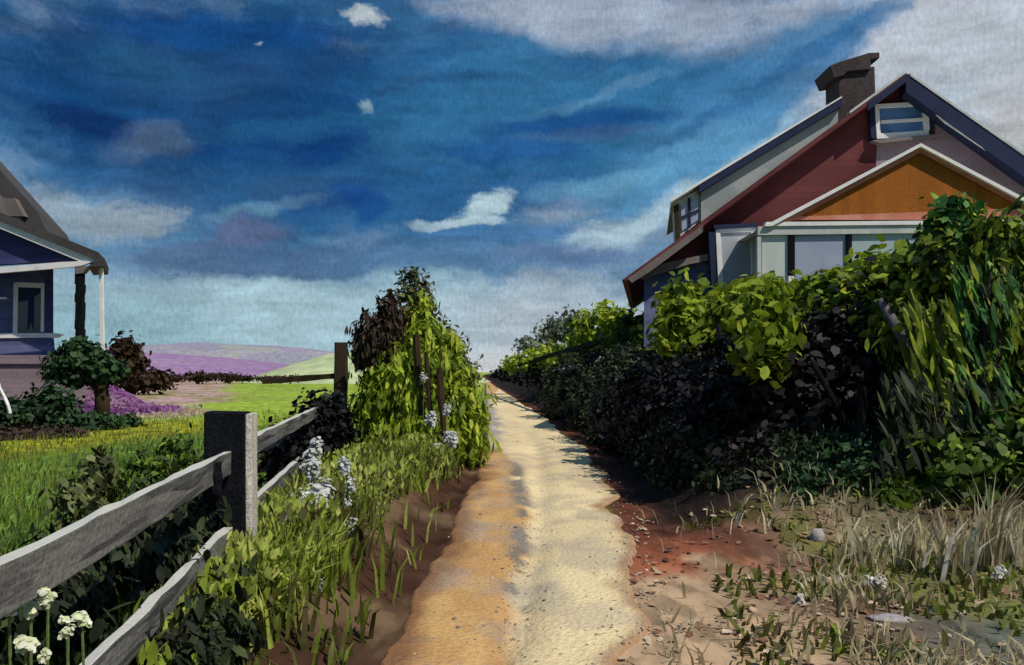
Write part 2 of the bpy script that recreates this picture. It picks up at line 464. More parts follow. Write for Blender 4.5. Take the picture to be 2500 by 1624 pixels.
# ------------------------------------------------------------------ ground
def ground():
    nt_ = 620; nr = 420
    th = np.concatenate([np.linspace(-math.pi, -0.75, 60, endpoint=False), np.linspace(-0.75, 0.75, nt_ - 120, endpoint=False), np.linspace(0.75, math.pi, 60, endpoint=False)])
    r = np.exp(np.linspace(math.log(0.35), math.log(4000), nr))
    R, T = np.meshgrid(r, th, indexing='ij')
    X = R * np.sin(T); Y = R * np.cos(T)
    x = np.concatenate([[0.0], X.ravel()]); y = np.concatenate([[0.0], Y.ravel()])
    z = height(x, y)
    n = len(th)
    faces = []
    i = np.arange(nr - 1)[:, None] * n + np.arange(n)[None] + 1
    j = np.arange(nr - 1)[:, None] * n + (np.arange(n)[None] + 1) % n + 1
    q = np.stack([i, i + n, j + n, j], -1).reshape(-1, 4)
    tri = np.stack([np.zeros(n, int), np.arange(n) + 1, (np.arange(n) + 1) % n + 1], -1)
    flat = np.concatenate([q[:, ::-1].ravel(), tri[:, ::-1].ravel()])
    sizes = np.concatenate([np.full(len(q), 4), np.full(n, 3)])
    me = fast_mesh('ground', np.stack([x, y, z], 1), flat, sizes, np.zeros(len(sizes)))
    # what grows or lies where: soil and turf kinds
    def L(*c): return np.array(c)
    n1 = fbm(x * .6, y * .35, 21); n2 = fbm(x * 1.7, y * 1.1, 31); n3 = fbm(x * .15, y * .12, 41); n4 = fbm(x * 4, y * 3, 51)
    col = np.zeros((len(x), 3))
    green = L(.11, .19, .035); lime = L(.26, .36, .045); yellow = L(.30, .29, .025); pink = L(.42, .28, .27); tan = L(.26, .22, .11)
    def mix(a, b, t): return a * (1 - t[:, None]) + b * t[:, None]
    col[:] = green
    col = mix(col, L(.13, .19, .035), sst(.42, .62, n1))
    col = mix(col, L(.04, .075, .018), .8 * sst(.55, .7, n2) * (1 - sst(14, 20, y)))
    # far meadow
    col = mix(col, lime, sst(22, 30, y + 6 * (n1 - .5)))
    col = mix(col, L(.24, .31, .05), sst(.5, .6, n3) * sst(30, 40, y))
    pk = sst(0, 2, (-.5 - .315 * y) - x + 5 * (n3 - .5) + 2 * (n1 - .5)) * sst(27, 32, y + 3 * (n1 - .5))
    col = mix(col, mix(np.tile(pink, (len(x), 1)), tan, sst(.45, .6, n1)), pk)
    # yellow strip and brown bed along the left
    ws = x + 3.0 * (n3 - .5) + .8 * (n1 - .5)
    st = sst(-12.2, -11.3, ws) * (1 - sst(-9.6, -8.2, ws)) * sst(10, 14, y) * (1 - sst(25, 31, y))
    col = mix(col, mix(np.tile(yellow, (len(x), 1)), L(.15, .12, .01), sst(.5, .65, n2)), st)
    bd = (1 - sst(-12.2, -11.3, ws)) * sst(10, 14, y) * (1 - sst(26, 29, y))
    col = mix(col, mix(np.tile(L(.05, .026, .014), (len(x), 1)), L(.09, .07, .02), sst(.5, .65, n2)), bd)
    kn = (1 - sst(.75, 1.02, np.hypot((x + 23.2) / 8.6, (y - 35.5) / 9.5) + .25 * (n1 - .5)))
    col = mix(col, mix(np.tile(L(.17, .06, .19), (len(x), 1)), L(.33, .21, .24), sst(.48, .62, n1)), kn)
    # left verge
    e = pathL(y) - x
    vg = (1 - sst(1.3, 1.9, e + .5 * (n2 - .5))) * (x < pathL(y) + 1)
    soil = mix(np.tile(L(.050, .024, .015), (len(x), 1)), L(.12, .075, .045), sst(.5, .66, n2))
    soil = mix(soil, L(.09, .10, .022), sst(.5, 1.1, e) * sst(.4, .6, n1 + .1))
    col = mix(col, soil, vg * sst(-1, 1, 40 - y))
    # right side
    d = x - pathR(y)
    rs = (d > -1) * 1.0
    red = mix(np.tile(L(.25, .085, .045), (len(x), 1)), L(.36, .25, .155), np.clip(sst(.42, .58, n2) + 1 - sst(5.6, 7.0, y + 1.2 * (n1 - .5)), 0, 1) * (1 - sst(7, 8.5, y)))
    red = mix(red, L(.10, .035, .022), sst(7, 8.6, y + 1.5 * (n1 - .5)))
    verge = mix(np.tile(L(.19, .115, .075), (len(x), 1)), L(.36, .265, .18), sst(.45, .6, n1))
    verge = mix(verge, L(.12, .125, .065), .85 * sst(1.5, 2.6, d + .8 * (n1 - .5)))
    verge = mix(verge, L(.10, .12, .11), .8 * sst(1.3, 2.2, d) * (1 - sst(5.2, 6.0, y + 1.2 * (n2 - .5))))
    verge = mix(verge, L(.20, .12, .075), .8 * sst(.52, .64, n2))
    verge = mix(verge, L(.15, .15, .045), .8 * sst(.52, .64, fbm(x * 1.1 + 5, y * 1.4, 77)))
    rcol = mix(red, verge, sst(.5, 1.5, d + .9 * (n1 - .5)))
    dk = np.tile(L(.022, .016, .014), (len(x), 1))  # near-black tone paints the shade on the bank under the hedge
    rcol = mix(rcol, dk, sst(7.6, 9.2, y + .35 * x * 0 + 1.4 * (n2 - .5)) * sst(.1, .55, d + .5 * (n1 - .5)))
    rcol = mix(rcol, L(.09, .13, .03), sst(2.2, 4, d) * sst(10, 12, y))
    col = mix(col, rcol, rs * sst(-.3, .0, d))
    col *= (0.75 + 0.5 * n4)[:, None]
    ca = me.color_attributes.new('soil', 'FLOAT_COLOR', 'POINT')
    ca.data.foreach_set('color', np.concatenate([col, np.ones((len(x), 1))], 1).astype(np.float32).ravel())
    me.polygons.foreach_set('use_smooth', [True] * len(me.polygons))
    m, nt, b = new_mat('turf_and_soil')
    at = nt.nodes.new('ShaderNodeAttribute'); at.attribute_name = 'soil'
    tc = nt.nodes.new('ShaderNodeTexCoord')
    mp = nt.nodes.new('ShaderNodeMapping'); mp.inputs['Scale'].default_value = (1, .45, 1)
    nt.links.new(tc.outputs['Object'], mp.inputs[0])
    vo = nt.nodes.new('ShaderNodeTexVoronoi'); vo.feature = 'SMOOTH_F1'; vo.inputs['Scale'].default_value = 5; vo.inputs['Smoothness'].default_value = .3
    nz = nt.nodes.new('ShaderNodeTexNoise'); nz.inputs['Scale'].default_value = 7; nz.inputs['Detail'].default_value = 6
    nt.links.new(mp.outputs[0], nz.inputs['Vector'])
    ad = nt.nodes.new('ShaderNodeVectorMath'); ad.operation = 'MULTIPLY_ADD'; ad.inputs[1].default_value = (.25,) * 3
    nt.links.new(nz.outputs['Color'], ad.inputs[0]); nt.links.new(mp.outputs[0], ad.inputs[2]); nt.links.new(ad.outputs[0], vo.inputs['Vector'])
    sp = nt.nodes.new('ShaderNodeSeparateColor'); nt.links.new(vo.outputs['Color'], sp.inputs[0])
    f1 = nt.nodes.new('ShaderNodeMath'); f1.operation = 'MULTIPLY_ADD'; f1.inputs[1].default_value = .7; f1.inputs[2].default_value = .3
    nt.links.new(sp.outputs[0], f1.inputs[0])
    f2 = nt.nodes.new('ShaderNodeMath'); f2.operation = 'MULTIPLY_ADD'; f2.inputs[1].default_value = .8
    nt.links.new(nz.outputs['Fac'], f2.inputs[0]); nt.links.new(f1.outputs[0], f2.inputs[2])
    mu = nt.nodes.new('ShaderNodeVectorMath'); mu.operation = 'SCALE'
    nt.links.new(at.outputs['Color'], mu.inputs[0]); nt.links.new(f2.outputs[0], mu.inputs['Scale'])
    nt.links.new(mu.outputs[0], b.inputs['Base Color'])
    b.inputs['Roughness'].default_value = .95; b.inputs['Specular IOR Level'].default_value = .05
    bp = nt.nodes.new('ShaderNodeBump'); bp.inputs['Strength'].default_value = .6; bp.inputs['Distance'].default_value = .05
    nt.links.new(nz.outputs['Fac'], bp.inputs['Height']); nt.links.new(bp.outputs[0], b.inputs['Normal'])
    o = link('ground', me, m)
    tag(o, kind='structure')


def path():
    ys = np.exp(np.linspace(math.log(1.5), math.log(130), 520))
    ts = np.linspace(0, 1, 90)
    wob = lambda y, s: (fbm(y * 0.9, y * 0 + s, 5, 5) - .5)
    Lx = pathL(ys) + .38 * wob(ys, 1.0) * np.minimum(1, ys / 6) - .02
    Rx = pathR(ys) + .42 * wob(ys, 9.0) * np.minimum(1, ys / 6)
    T, Yg = np.meshgrid(ts, ys)
    X = Lx[:, None] * (1 - T) + Rx[:, None] * T
    Z = height(X.ravel(), Yg.ravel()).reshape(X.shape)
    edge = np.minimum(T, 1 - T)
    Z = Z + 0.03 + .007 * (fbm(X * 3, Yg * 2.6, 61) - .5) - .06 * (1 - sst(0, .035, edge))
    n = len(ts); m_ = len(ys)
    i = np.arange(m_ - 1)[:, None] * n + np.arange(n - 1)[None]
    q = np.stack([i, i + 1, i + n + 1, i + n], -1).reshape(-1, 4)
    x = X.ravel(); y = Yg.ravel(); t = T.ravel()
    me = fast_mesh('path', np.stack([x, y, Z.ravel()], 1), q.ravel(), np.full(len(q), 4), np.zeros(len(q)))
    # two kinds of ground: ochre clay on the left, pale sand on the right, grit and turf in the middle rut
    split = np.interp(y, [3, 4.66, 6.66, 9.5, 14, 18, 24], [-.05, -.05, .03, .19, .05, -.30, -1.2])
    n1 = fbm(x * 1.7, y * .8, 91); n2 = fbm(x * 4, y * 1.9, 95); n3 = fbm(x * 1.3, y * .35, 99)
    def L(*c): return np.array(c)
    def mix(a, b, k): return a * (1 - k[:, None]) + b * k[:, None]
    clay = mix(np.tile(L(.50, .29, .12), (len(x), 1)), L(.45, .32, .20), sst(.52, .62, n1))
    clay = mix(clay, L(.55, .34, .14), sst(.5, .6, n2))
    sand = mix(np.tile(L(.67, .53, .31), (len(x), 1)), L(.54, .45, .29), sst(.5, .6, n1) * (1 - sst(10, 20, y)))
    sand = mix(sand, L(.74, .60, .35), sst(.5, .58, n3))
    col = mix(clay, sand, sst(-.10, .10, x - split + .35 * (n1 - .5)))
    rut = np.exp(-((x - split + .25 * (n3 - .5)) / .11) ** 2) * sst(.44, .56, n2) * (1 - sst(13, 17, y))
    col = mix(col, L(.16, .15, .13), np.clip(rut * 1.1, 0, .9))
    col = mix(col, L(.30, .25, .24), sst(.55, .63, fbm(x * 1.6, y * 2.4, 111)) * .3 * (1 - sst(20, 40, y)))
    col = mix(col, L(.20, .10, .05), (1 - sst(.02, .20, t + .22 * (n2 - .5) + .1 * (n1 - .5))) * (1 - sst(16, 20, y)) * .92)
    col = mix(col, L(.30, .16, .09), sst(.86, .99, t + .16 * (n2 - .5)) * (1 - sst(12, 16, y)) * .85)
    col = mix(col, L(.30, .26, .28), (1 - sst(.1, .3, t + .3 * (n1 - .5))) * sst(16, 22, y) * .9)
    ca = me.color_attributes.new('soil', 'FLOAT_COLOR', 'POINT')
    ca.data.foreach_set('color', np.concatenate([col, np.ones((len(x), 1))], 1).astype(np.float32).ravel())
    me.polygons.foreach_set('use_smooth', [True] * len(me.polygons))
    m, nt, b = new_mat('sand_and_clay')
    at = nt.nodes.new('ShaderNodeAttribute'); at.attribute_name = 'soil'
    tc = nt.nodes.new('ShaderNodeTexCoord')
    nz = nt.nodes.new('ShaderNodeTexNoise'); nz.inputs['Scale'].default_value = 28; nz.inputs['Detail'].default_value = 7
    nt.links.new(tc.outputs['Object'], nz.inputs['Vector'])
    mr = nt.nodes.new('ShaderNodeMapRange'); mr.inputs[1].default_value = .3; mr.inputs[2].default_value = .7; mr.inputs[3].default_value = .86; mr.inputs[4].default_value = 1.12
    nt.links.new(nz.outputs['Fac'], mr.inputs[0])
    mu = nt.nodes.new('ShaderNodeVectorMath'); mu.operation = 'SCALE'
    nt.links.new(at.outputs['Color'], mu.inputs[0]); nt.links.new(mr.outputs[0], mu.inputs['Scale'])
    nt.links.new(mu.outputs[0], b.inputs['Base Color'])
    b.inputs['Roughness'].default_value = .95; b.inputs['Specular IOR Level'].default_value = .05
    bp = nt.nodes.new('ShaderNodeBump'); bp.inputs['Strength'].default_value = .7; bp.inputs['Distance'].default_value = .03
    nt.links.new(nz.outputs['Fac'], bp.inputs['Height']); nt.links.new(bp.outputs[0], b.inputs['Normal'])
    tag(link('path', me, m), kind='structure')


def hill(name, cx, cy, rx, ry, hgt, m, seed, skew=0.0):
    n = 70
    a = np.linspace(-1.15, 1.15, n)
    A, B = np.meshgrid(a, a)
    r = np.hypot(A, B)
    X = cx + A * rx; Y = cy + B * ry
    Z = -0.6 + hgt * np.maximum(0, 1 - r ** 2) ** 1.2 * (1 + skew * A) * (1 + .35 * (fbm(A * 3 + seed, B * 3, seed) - .5))
    i = np.arange(n - 1)[:, None] * n + np.arange(n - 1)[None]
    q = np.stack([i, i + 1, i + n + 1, i + n], -1).reshape(-1, 4)
    me = fast_mesh(name, np.stack([X.ravel(), Y.ravel(), Z.ravel()], 1), q.ravel(), np.full(len(q), 4), np.zeros(len(q)))
    me.polygons.foreach_set('use_smooth', [True] * len(me.polygons))
    tag(link(name, me, m, origin=(cx, cy, 0)), kind='structure')


ground(); path()
M['moor'] = brushy('purple_moor', [(.22, .13, .25), (.30, .19, .33), (.27, .16, .30), (.35, .26, .36)], (.05, .05, .05), 1.4, bump=0, grain=.5, gr=.2)
M['pasture'] = brushy('hazy_pasture', [(.30, .38, .17), (.40, .47, .25), (.46, .49, .29), (.34, .42, .22)], (.1, .1, .1), 1.2, bump=0, grain=.5, gr=.2)  # pasture green paled towards the sky as painted haze
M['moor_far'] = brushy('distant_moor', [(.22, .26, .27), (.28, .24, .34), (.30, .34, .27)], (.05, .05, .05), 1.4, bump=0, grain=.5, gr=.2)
hill('hill', -112, 255, 78, 60, 8.2, M['moor'], 3, -.25)
hill('hill', -24, 140, 22, 26, 5.6, M['pasture'], 5, .25)
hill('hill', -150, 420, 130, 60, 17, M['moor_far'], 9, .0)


# ------------------------------------------------------------------ cottage on the right
def cottage():
    Y = 22.0; YG = 22.55
    t = thing('cottage', W(906, 372, Y) * 1.0, 'maroon gabled cottage with ochre porch gable on the bank behind the hedge', 'cottage')
    t.location.z = 2.1
    def rk(u): return 280 - .729 * (u - 622) if u <= 906 else 73 + .70 * (u - 906)
    # roof: two slabs
    e = MB()
    e.prism([(622, 280), (906, 73), (906, 77), (628, 281)], Y, 9.5, .16)
    roof = e.build('roof', M['maroon'], t)
    e = MB(); e.prism([(906.0, 73), (1190, 272), (1176, 286), (906, 92)], Y, 9.5, .16)
    e.build('roof', M['navy'], t)
    # gable wall and lower wall
    g = MB(); g.prism([(656, 261), (905, 82), (1156, 261)], YG, .35); g.build('gable_wall', M['maroon'], t)
    g = MB(); g.prism([(644, 274), (660, 262.5), (1152, 262.5), (1172, 276), (1172, 350), (644, 350)], YG + .02, 8.6, .17); g.build('lower_wall', M['navy_wall'], t)
    # lighter mauve area on the right of the gable
    g = MB(); g.prism([(884, 139), (935, 139), (935, 118), (1125, 252), (1125, 259), (873, 259), (874, 200), (877, 145)], YG - .02, .017); g.build('mauve_patch', M['mauve'], t)
    # barge boards
    sd = MB(); sd.prism([(701, 190), (838, 107), (838, rk(838) - .5), (701, rk(701) - .5)], Y + .1, 5.0, .16); sdo = sd.build('shed_dormer', M['grey'], t)
    sd = MB(); sd.prism([(699, 185), (842, 98), (842, 105.5), (699, 192.5)], Y - .1, 5.4, .16); sd.build('dormer_roof', M['navy'], sdo)
    sd = MB(); sd.prism([(671, 202), (699, 184.5), (842, 97.5), (842, 96), (699, 181.5), (671, 199.5)], Y - .12, 5.4, .16); sd.build('roof_highlight', M['white'], sdo)  # white strip painting the highlight above the dormer roof edge
    b = MB(); b.prism([(628, rk(628) + 3), (703, rk(703) + 4), (703, rk(703) + 11), (650, rk(650) + 12), (632, rk(632) + 10)], Y - .03, .07)
    b.build('bargeboard', M['greybrown'], t)
    b = MB(); b.prism([(868, rk(868) + 2), (906, rk(906) + 2), (906, rk(906) + 9), (868, rk(868) + 10)], Y - .02, .05); b.build('bargeboard', M['navy'], t)
    b = MB(); b.prism([(915, rk(915) + 15), (1060, rk(1060) + 15), (1060, rk(1060) + 19), (945, rk(945) + 22)], Y + .03, .05); b.build('bargeboard', M['white'], t)
    b = MB(); b.prism([(850, rk(850) - 3), (904, rk(904) - 3), (904, rk(904) - .3), (850, rk(850) - .3)], Y - .02, .2); b.build('roof_edge_highlight', M['palegrey'], t)  # pale strips added for the white highlight along the roof edge
    b = MB(); b.prism([(910, rk(910) - 3), (1100, rk(1100) - 3), (1100, rk(1100) - .3), (910, rk(910) - .3)], Y - .02, .2); b.build('roof_edge_highlight', M['palegrey'], t)
    # chimney
    c = MB(); c.prism([(838, 70), (875, 66), (876, 100), (870, 106), (846, 118), (839, 120)], 24.2, 1.0)
    c.prism([(835, 104), (846, 101), (846, 122), (835, 122)], 24.15, 1.1)
    ch = c.build('chimney', M['chimney'], roof, bevel=.03)
    c = MB(); c.prism([(829, 66), (838, 62), (869, 52.5), (880, 52), (880, 58), (871, 60), (871, 69.5), (848, 71.5), (843, 76), (834, 78)], 24.1, 1.2)
    c.build('chimney_cap', M['chimney'], roof, bevel=.03)
    # dormer
    d = MB(); d.prism([(674, 203), (700.5, 188), (700.5, 221), (676, 240)], Y + .2, 1.6, .16); dm = d.build('dormer', M['palegrey'], t)
    d = MB(); d.prism([(674, 206), (679, 203), (680.5, 240), (676, 243)], Y + .13, .06); d.build('dormer_post', M['brownwood'], dm)
    d = MB(); d.prism([(681, 206), (698, 198), (699, 219), (682, 231)], Y + .16, .03); d.build('window_pane', M['glass_slate'], dm)
    d = MB(); d.prism([(688, 198), (690.5, 197), (691, 227), (689, 229)], Y + .12, .035); d.prism([(682, 216), (687.9, 213.5), (687.9, 216.2), (682, 218.8)], Y + .12, .035); d.prism([(691.1, 212), (698.5, 208.8), (698.5, 211.6), (691.1, 214.8)], Y + .12, .035)
    d.build('glazing_bar', M['navy'], dm)
    # attic window
    yw = YG - .12
    fr = MB()
    fr.prism([(875, 104), (927, 101), (928, 105.5), (879.5, 108)], yw, .09); fr.prism([(877, 133.5), (929, 130), (929.5, 136), (877, 139)], yw, .09)
    fr.prism([(874.8, 104.2), (879.5, 108.2), (881, 133.2), (876.8, 138.8)], yw - .004, .09); fr.prism([(922, 106), (927.8, 101.5), (930, 130), (924, 130)], yw - .004, .09)
    fr.prism([(881, 120), (923, 117.5), (923, 121), (881, 123.5)], yw + .005, .07)
    f_ = fr.build('window_frame', M['white'], t, bevel=.01)
    p = MB(); p.prism([(880, 108), (923, 105.5), (923.5, 118), (880.5, 120.5)], yw + .045, .02); p.build('window_pane', M['glass_blue'], f_)
    p = MB(); p.prism([(881, 123), (923, 120.5), (923.5, 131), (881.3, 134)], yw + .045, .02); p.build('window_pane', M['glass_blue'], f_)
    p = MB(); p.prism([(869.5, 104), (874.3, 103), (876, 140), (871, 137)], yw - .01, .11); p.build('window_side_strip', M['navy'], t)  # narrow navy strips on both sides of the attic window
    p = MB(); p.prism([(928.4, 102), (932, 104), (934, 127), (930.6, 131)], yw - .01, .11); p.build('window_side_strip', M['navy'], t)
    p = MB(); p.prism([(872, 140.5), (936, 134), (937, 136.5), (880, 143)], yw - .12, .22); p.build('window_sill', M['greybrown'], t)
    # lintel over the blue wall
    p = MB(); p.prism([(640, 273), (655, 265), (716, 252), (716, 259), (690, 264), (643, 279)], YG - .22, .2); p.build('lintel', M['greybrown'], t)
    # glazed door beside the porch
    yd = YG - .35
    d = MB(); d.prism([(716, 229), (756, 227), (756, 231.5), (720.5, 233)], yd, .1); d.prism([(715.5, 229.3), (720.3, 233.2), (725, 300), (719, 300)], yd, .1); d.prism([(751, 232), (755.8, 231.7), (757, 300), (752, 300)], yd, .1)
    dr = d.build('door_frame', M['white'], t, bevel=.012)
    d = MB(); d.prism([(720, 233), (751.5, 231.7), (752.5, 300), (724.5, 300)], yd + .05, .03); d.build('door_pane', M['glass_grey'], dr)
    d = MB(); d.prism([(714, 225), (757, 222.5), (757, 226.6), (714, 228.8)], yd - .05, .3); d.build('door_hood', M['navy'], t)
    d = MB(); d.prism([(757.4, 227), (759.6, 227), (761, 262), (758.8, 262)], yd - .1, .2); d.build('door_post', M['navy'], t)
    d = MB(); d.prism([(708.5, 232), (714.8, 232), (716.5, 290), (712, 290)], yd - .05, .2); d.build('door_post', M['navy'], t)
    # porch: ochre pediment, white rakes and beam, glazed front
    yp = 20.0
    g = MB(); g.prism([(788, 219), (921, 151), (1057, 219)], yp + .12, .2); g.build('pediment', M['orange'], t)
    r = MB(); r.prism([(764, 226), (921, 143), (1078, 226), (1070, 226), (921, 146.5), (772, 226)], yp - .06, 2.4); pr = r.build('porch_roof', M['white'], t)
    s = MB(); s.prism([(776, 224.5), (921, 147), (921, 152), (789, 222)], yp + .03, .07); s.prism([(921.0, 147), (1064, 224.5), (1052, 222), (921, 152)], yp + .03, .07)
    s.build('salmon_trim', M['salmon'], pr)
    s = MB(); s.prism([(793, 216.5), (880, 213.5), (1050, 207), (1050, 219.5), (793, 219.8)], yp + .10, .015); s.build('salmon_trim', M['salmon'], t)
    s = MB(); s.prism([(766, 222), (1080, 219.2), (1080, 223), (766, 226)], yp - .02, .2); s.build('porch_beam', M['white'], t)
    s = MB(); s.prism([(758, 226.5), (1080, 223.5), (1080, 231), (758, 235)], yp + .02, .14); s.build('porch_fascia', M['palegrey'], t)
    for (a, b_, c_, m) in ((762, 788, 236, 'glass_pale'), (795, 846, 236, 'glass_slate'), (852, 930, 234, 'glass_teal'), (936, 1010, 233, 'glass_slate')):
        q = MB(); q.prism([(a, c_), (b_, c_ - 1.5), (b_, 320), (a, 320)], yp + .1, .03); q.build('porch_pane', M[m], t)
    for (a, b_, top, bot, m) in ((788.6, 794.2, 235, 275, 'blackwood'), (846.6, 851.2, 233, 320, 'blackwood'), (930.6, 935.4, 233, 320, 'blackwood'), (757.5, 761.3, 236, 320, 'palegrey')):
        q = MB(); q.prism([(a, top), (b_, top), (b_, bot), (a, bot)], yp + .04, .14); q.build('porch_post', M[m], t)
    q = MB(); q.prism([(788.6, 276), (794.2, 276), (794.2, 320), (788.6, 320)], yp + .05, .14); q.build('porch_post', M['white'], t)
    q = MB(); q.prism([(758, 321), (1080, 321), (1080, 362), (758, 362)], yp + .05, 2.5); q.build('porch_base', M['palegrey'], t)


cottage()


# ------------------------------------------------------------------ blue house on the left
def blue_house():
    y = 29.0; yw = 30.6
    t = thing('house', (W(-40, 361, yw).x, yw, 1.9), 'indigo house with white trim and post porch on the purple knoll', 'house')
    g = MB(); g.prism([(-190, 222), (-60, 183), (-20, 213), (92, 259), (-190, 276)], y + .3, .3); g.build('pediment', M['indigo'], t)
    r = MB(); r.prism([(-40, 196), (98, 252), (105, 259), (104, 266), (88, 266.5), (97, 260), (-40, 204)], y - .1, 2.6, -.42); rf = r.build('porch_roof', M['slate'], t)
    r = MB(); r.prism([(-40, 204.5), (92, 258), (97, 260), (84, 263), (-40, 212)], y, .14); r.build('bargeboard', M['white'], t)
    r = MB(); r.prism([(-60, 272.5), (60, 262), (96, 260.5), (80, 266), (60, 268), (-60, 278)], y - .04, .12); r.build('porch_beam', M['white'], t)
    w = MB(); w.prism([(-200, 270), (52, 268), (52, 334), (-200, 336)], yw, 6.0, -.56); w.build('wall', M['navy_wall'], t)
    w = MB(); w.prism([(-200, 339), (54, 338), (55, 352), (52, 361), (-200, 372)], yw - .06, 6.2, -.56); w.build('lower_wall', M['navy_wall'], t)
    w = MB(); w.prism([(-200, 334.5), (53, 333), (60, 334.5), (54, 337.5), (-200, 340)], yw - .12, .3); w.build('sill_band', M['white'], t)
    # main roof, steeper, behind the porch gable
    w = MB(); w.prism([(-90, 70), (38, 212), (46, 230), (38, 234), (30, 230), (-90, 86)], 32.5, 5.5, -.32); w.build('main_roof', M['slate'], t)
    w = MB(); w.prism([(-90, 84), (32, 230), (22, 234), (-90, 100)], 32.55, .15); w.build('bargeboard', M['white'], t)
    w = MB(); w.prism([(-90, 101), (20, 236), (-90, 250)], 32.8, .3); w.build('gable_wall', M['greybrown'], t)
    w = MB(); w.prism([(-20, 198), (14, 198), (24, 216), (-20, 216)], 32.2, .5); w.build('gable_window', M['greybrown'], t)
    # window
    yy = yw - .07
    f = MB()
    f.prism([(14, 282), (44, 283), (43.5, 288), (18, 287)], yy, .1); f.prism([(13.5, 282.2), (17.9, 287.2), (17, 334), (12.5, 334)], yy, .1); f.prism([(41, 288), (44.2, 283.2), (43.5, 332), (40.5, 332)], yy, .1)
    fo = f.build('window_frame', M['white'], t, bevel=.012)
    p = MB(); p.prism([(17, 287), (41.5, 287), (41.5, 333), (16.5, 333)], yy + .05, .03); p.build('window_pane', M['glass_smoke'], fo)
    p = MB(); p.prism([(18, 287.5), (40, 288), (39.5, 293), (34, 297), (33.6, 300), (33.6, 331), (31, 322), (27, 331), (28.2, 300), (18, 302)], yy + .03, .015); p.build('pane_reflection', M['navy'], fo)  # navy shape laid over the pane as a painted reflection
    # corner strip and posts
    p = MB(); p.prism([(44.5, 281), (52.5, 268), (52.5, 333), (44.5, 333)], yw - .05, .06); p.build('corner_board', M['indigo'], t)
    p = MB()
    for k in range(9):
        v0 = 266 + k * 9; q = random.uniform(-.8, .8)
        p.prism([(75.3 + q, v0), (82.3 + q, v0), (82 + q, v0 + 9), (75 + q, v0 + 9)], y + .02 + .003 * (k % 2), .24)
    p.build('porch_post', M['blackwood'], t)
    p = MB(); p.prism([(75.4, 266), (88, 266), (82.4, 273), (75.4, 274)], y - .02, .28); p.build('post_bracket', M['greybrown'], t)
    p = MB(); p.prism([(98.8, 266), (102, 266), (103.5, 360), (100.5, 360)], y + .3, .12); p.build('porch_post', M['white'], t)
    p = MB(); p.prism([(-30, 297), (5, 297), (8, 299), (-30, 300)], yw - .1, .1); p.build('shelf', M['white'], t)
    p = MB(); p.prism([(-60, 355), (88, 355), (88, 364), (-60, 364)], y + .4, 1.3, -.5); p.build('porch_floor', M['mauve'], t)
    p = MB(); p.prism([(-60, 364.3), (86, 364.3), (86, 400), (-60, 400)], y + .48, 1.1, -.5); p.build('foundation', M['mauve'], t)


blue_house()


# ------------------------------------------------------------------ fence on the left
def fence():
    y1 = 5.5; x1 = float(fence_x(y1)); a = math.atan(.13)
    dirv = Vector((-math.sin(a), math.cos(a), 0)); side = Vector((math.cos(a), math.sin(a), 0))
    def at(y, off=0.0, z=0.0): return Vector((float(fence_x(y)), y, z)) + side * off
    t = thing('rail_fence', at(y1, 0, 0), 'weathered grey two rail fence with thick black near post', 'fence')
    def post(c, w, z0, z1, m):
        p = MB(); p.beam((c.x, c.y, z0), (c.x + .01, c.y, z1), w, w, 5, .006, up=dirv); return p.build('post', m, t, bevel=.012)
    post(at(y1), .255, -.2, 1.345, M['blackwood'])
    b = MB(); b.beam(at(y1, .158, .35), at(y1, .158, 1.335), .04, .22, 5, .004, up=dirv); b.build('sunlit_side', M['sunlit_wood'], t, bevel=.006)  # pale board added to stand in for the post's sunlit side
    post(at(0.4), .255, -.2, 1.33, M['blackwood'])
    # rails are fixed on the path side of the posts, ends butting before the pale side strip
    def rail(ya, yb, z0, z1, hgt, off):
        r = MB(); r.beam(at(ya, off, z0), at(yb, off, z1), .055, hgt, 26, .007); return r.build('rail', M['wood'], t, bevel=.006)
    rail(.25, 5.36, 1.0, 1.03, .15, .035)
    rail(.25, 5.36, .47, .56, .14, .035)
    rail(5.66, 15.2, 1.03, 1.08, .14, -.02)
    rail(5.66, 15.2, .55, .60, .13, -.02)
    s = MB(); s.beam(at(4.86, .075, .90), at(4.86, .075, 1.085), .045, .06, 4, .005, up=dirv); s.build('strap', M['blackwood'], t)
    # gate post where the tall bush begins, and its rail across the meadow
    p2 = Vector((W(340, 372, 15.7).x, 15.7, 0))
    g = thing('gate_post', p2, 'tall dark brown post at the left foot of the tall pointed bush', 'post')
    m = MB(); m.beam((p2.x, p2.y, -.2), (p2.x + .02, p2.y, 2.14), .22, .2, 7, .012, up=(0, 1, 0)); m.build('post', M['brownwood'], g, bevel=.015)
    m = MB(); m.beam((p2.x - .12, p2.y, 1.52), (p2.x - 1.55, p2.y + .5, 1.42), .07, .10, 8, .012); m.build('rail', M['brownwood'], g)


fence()


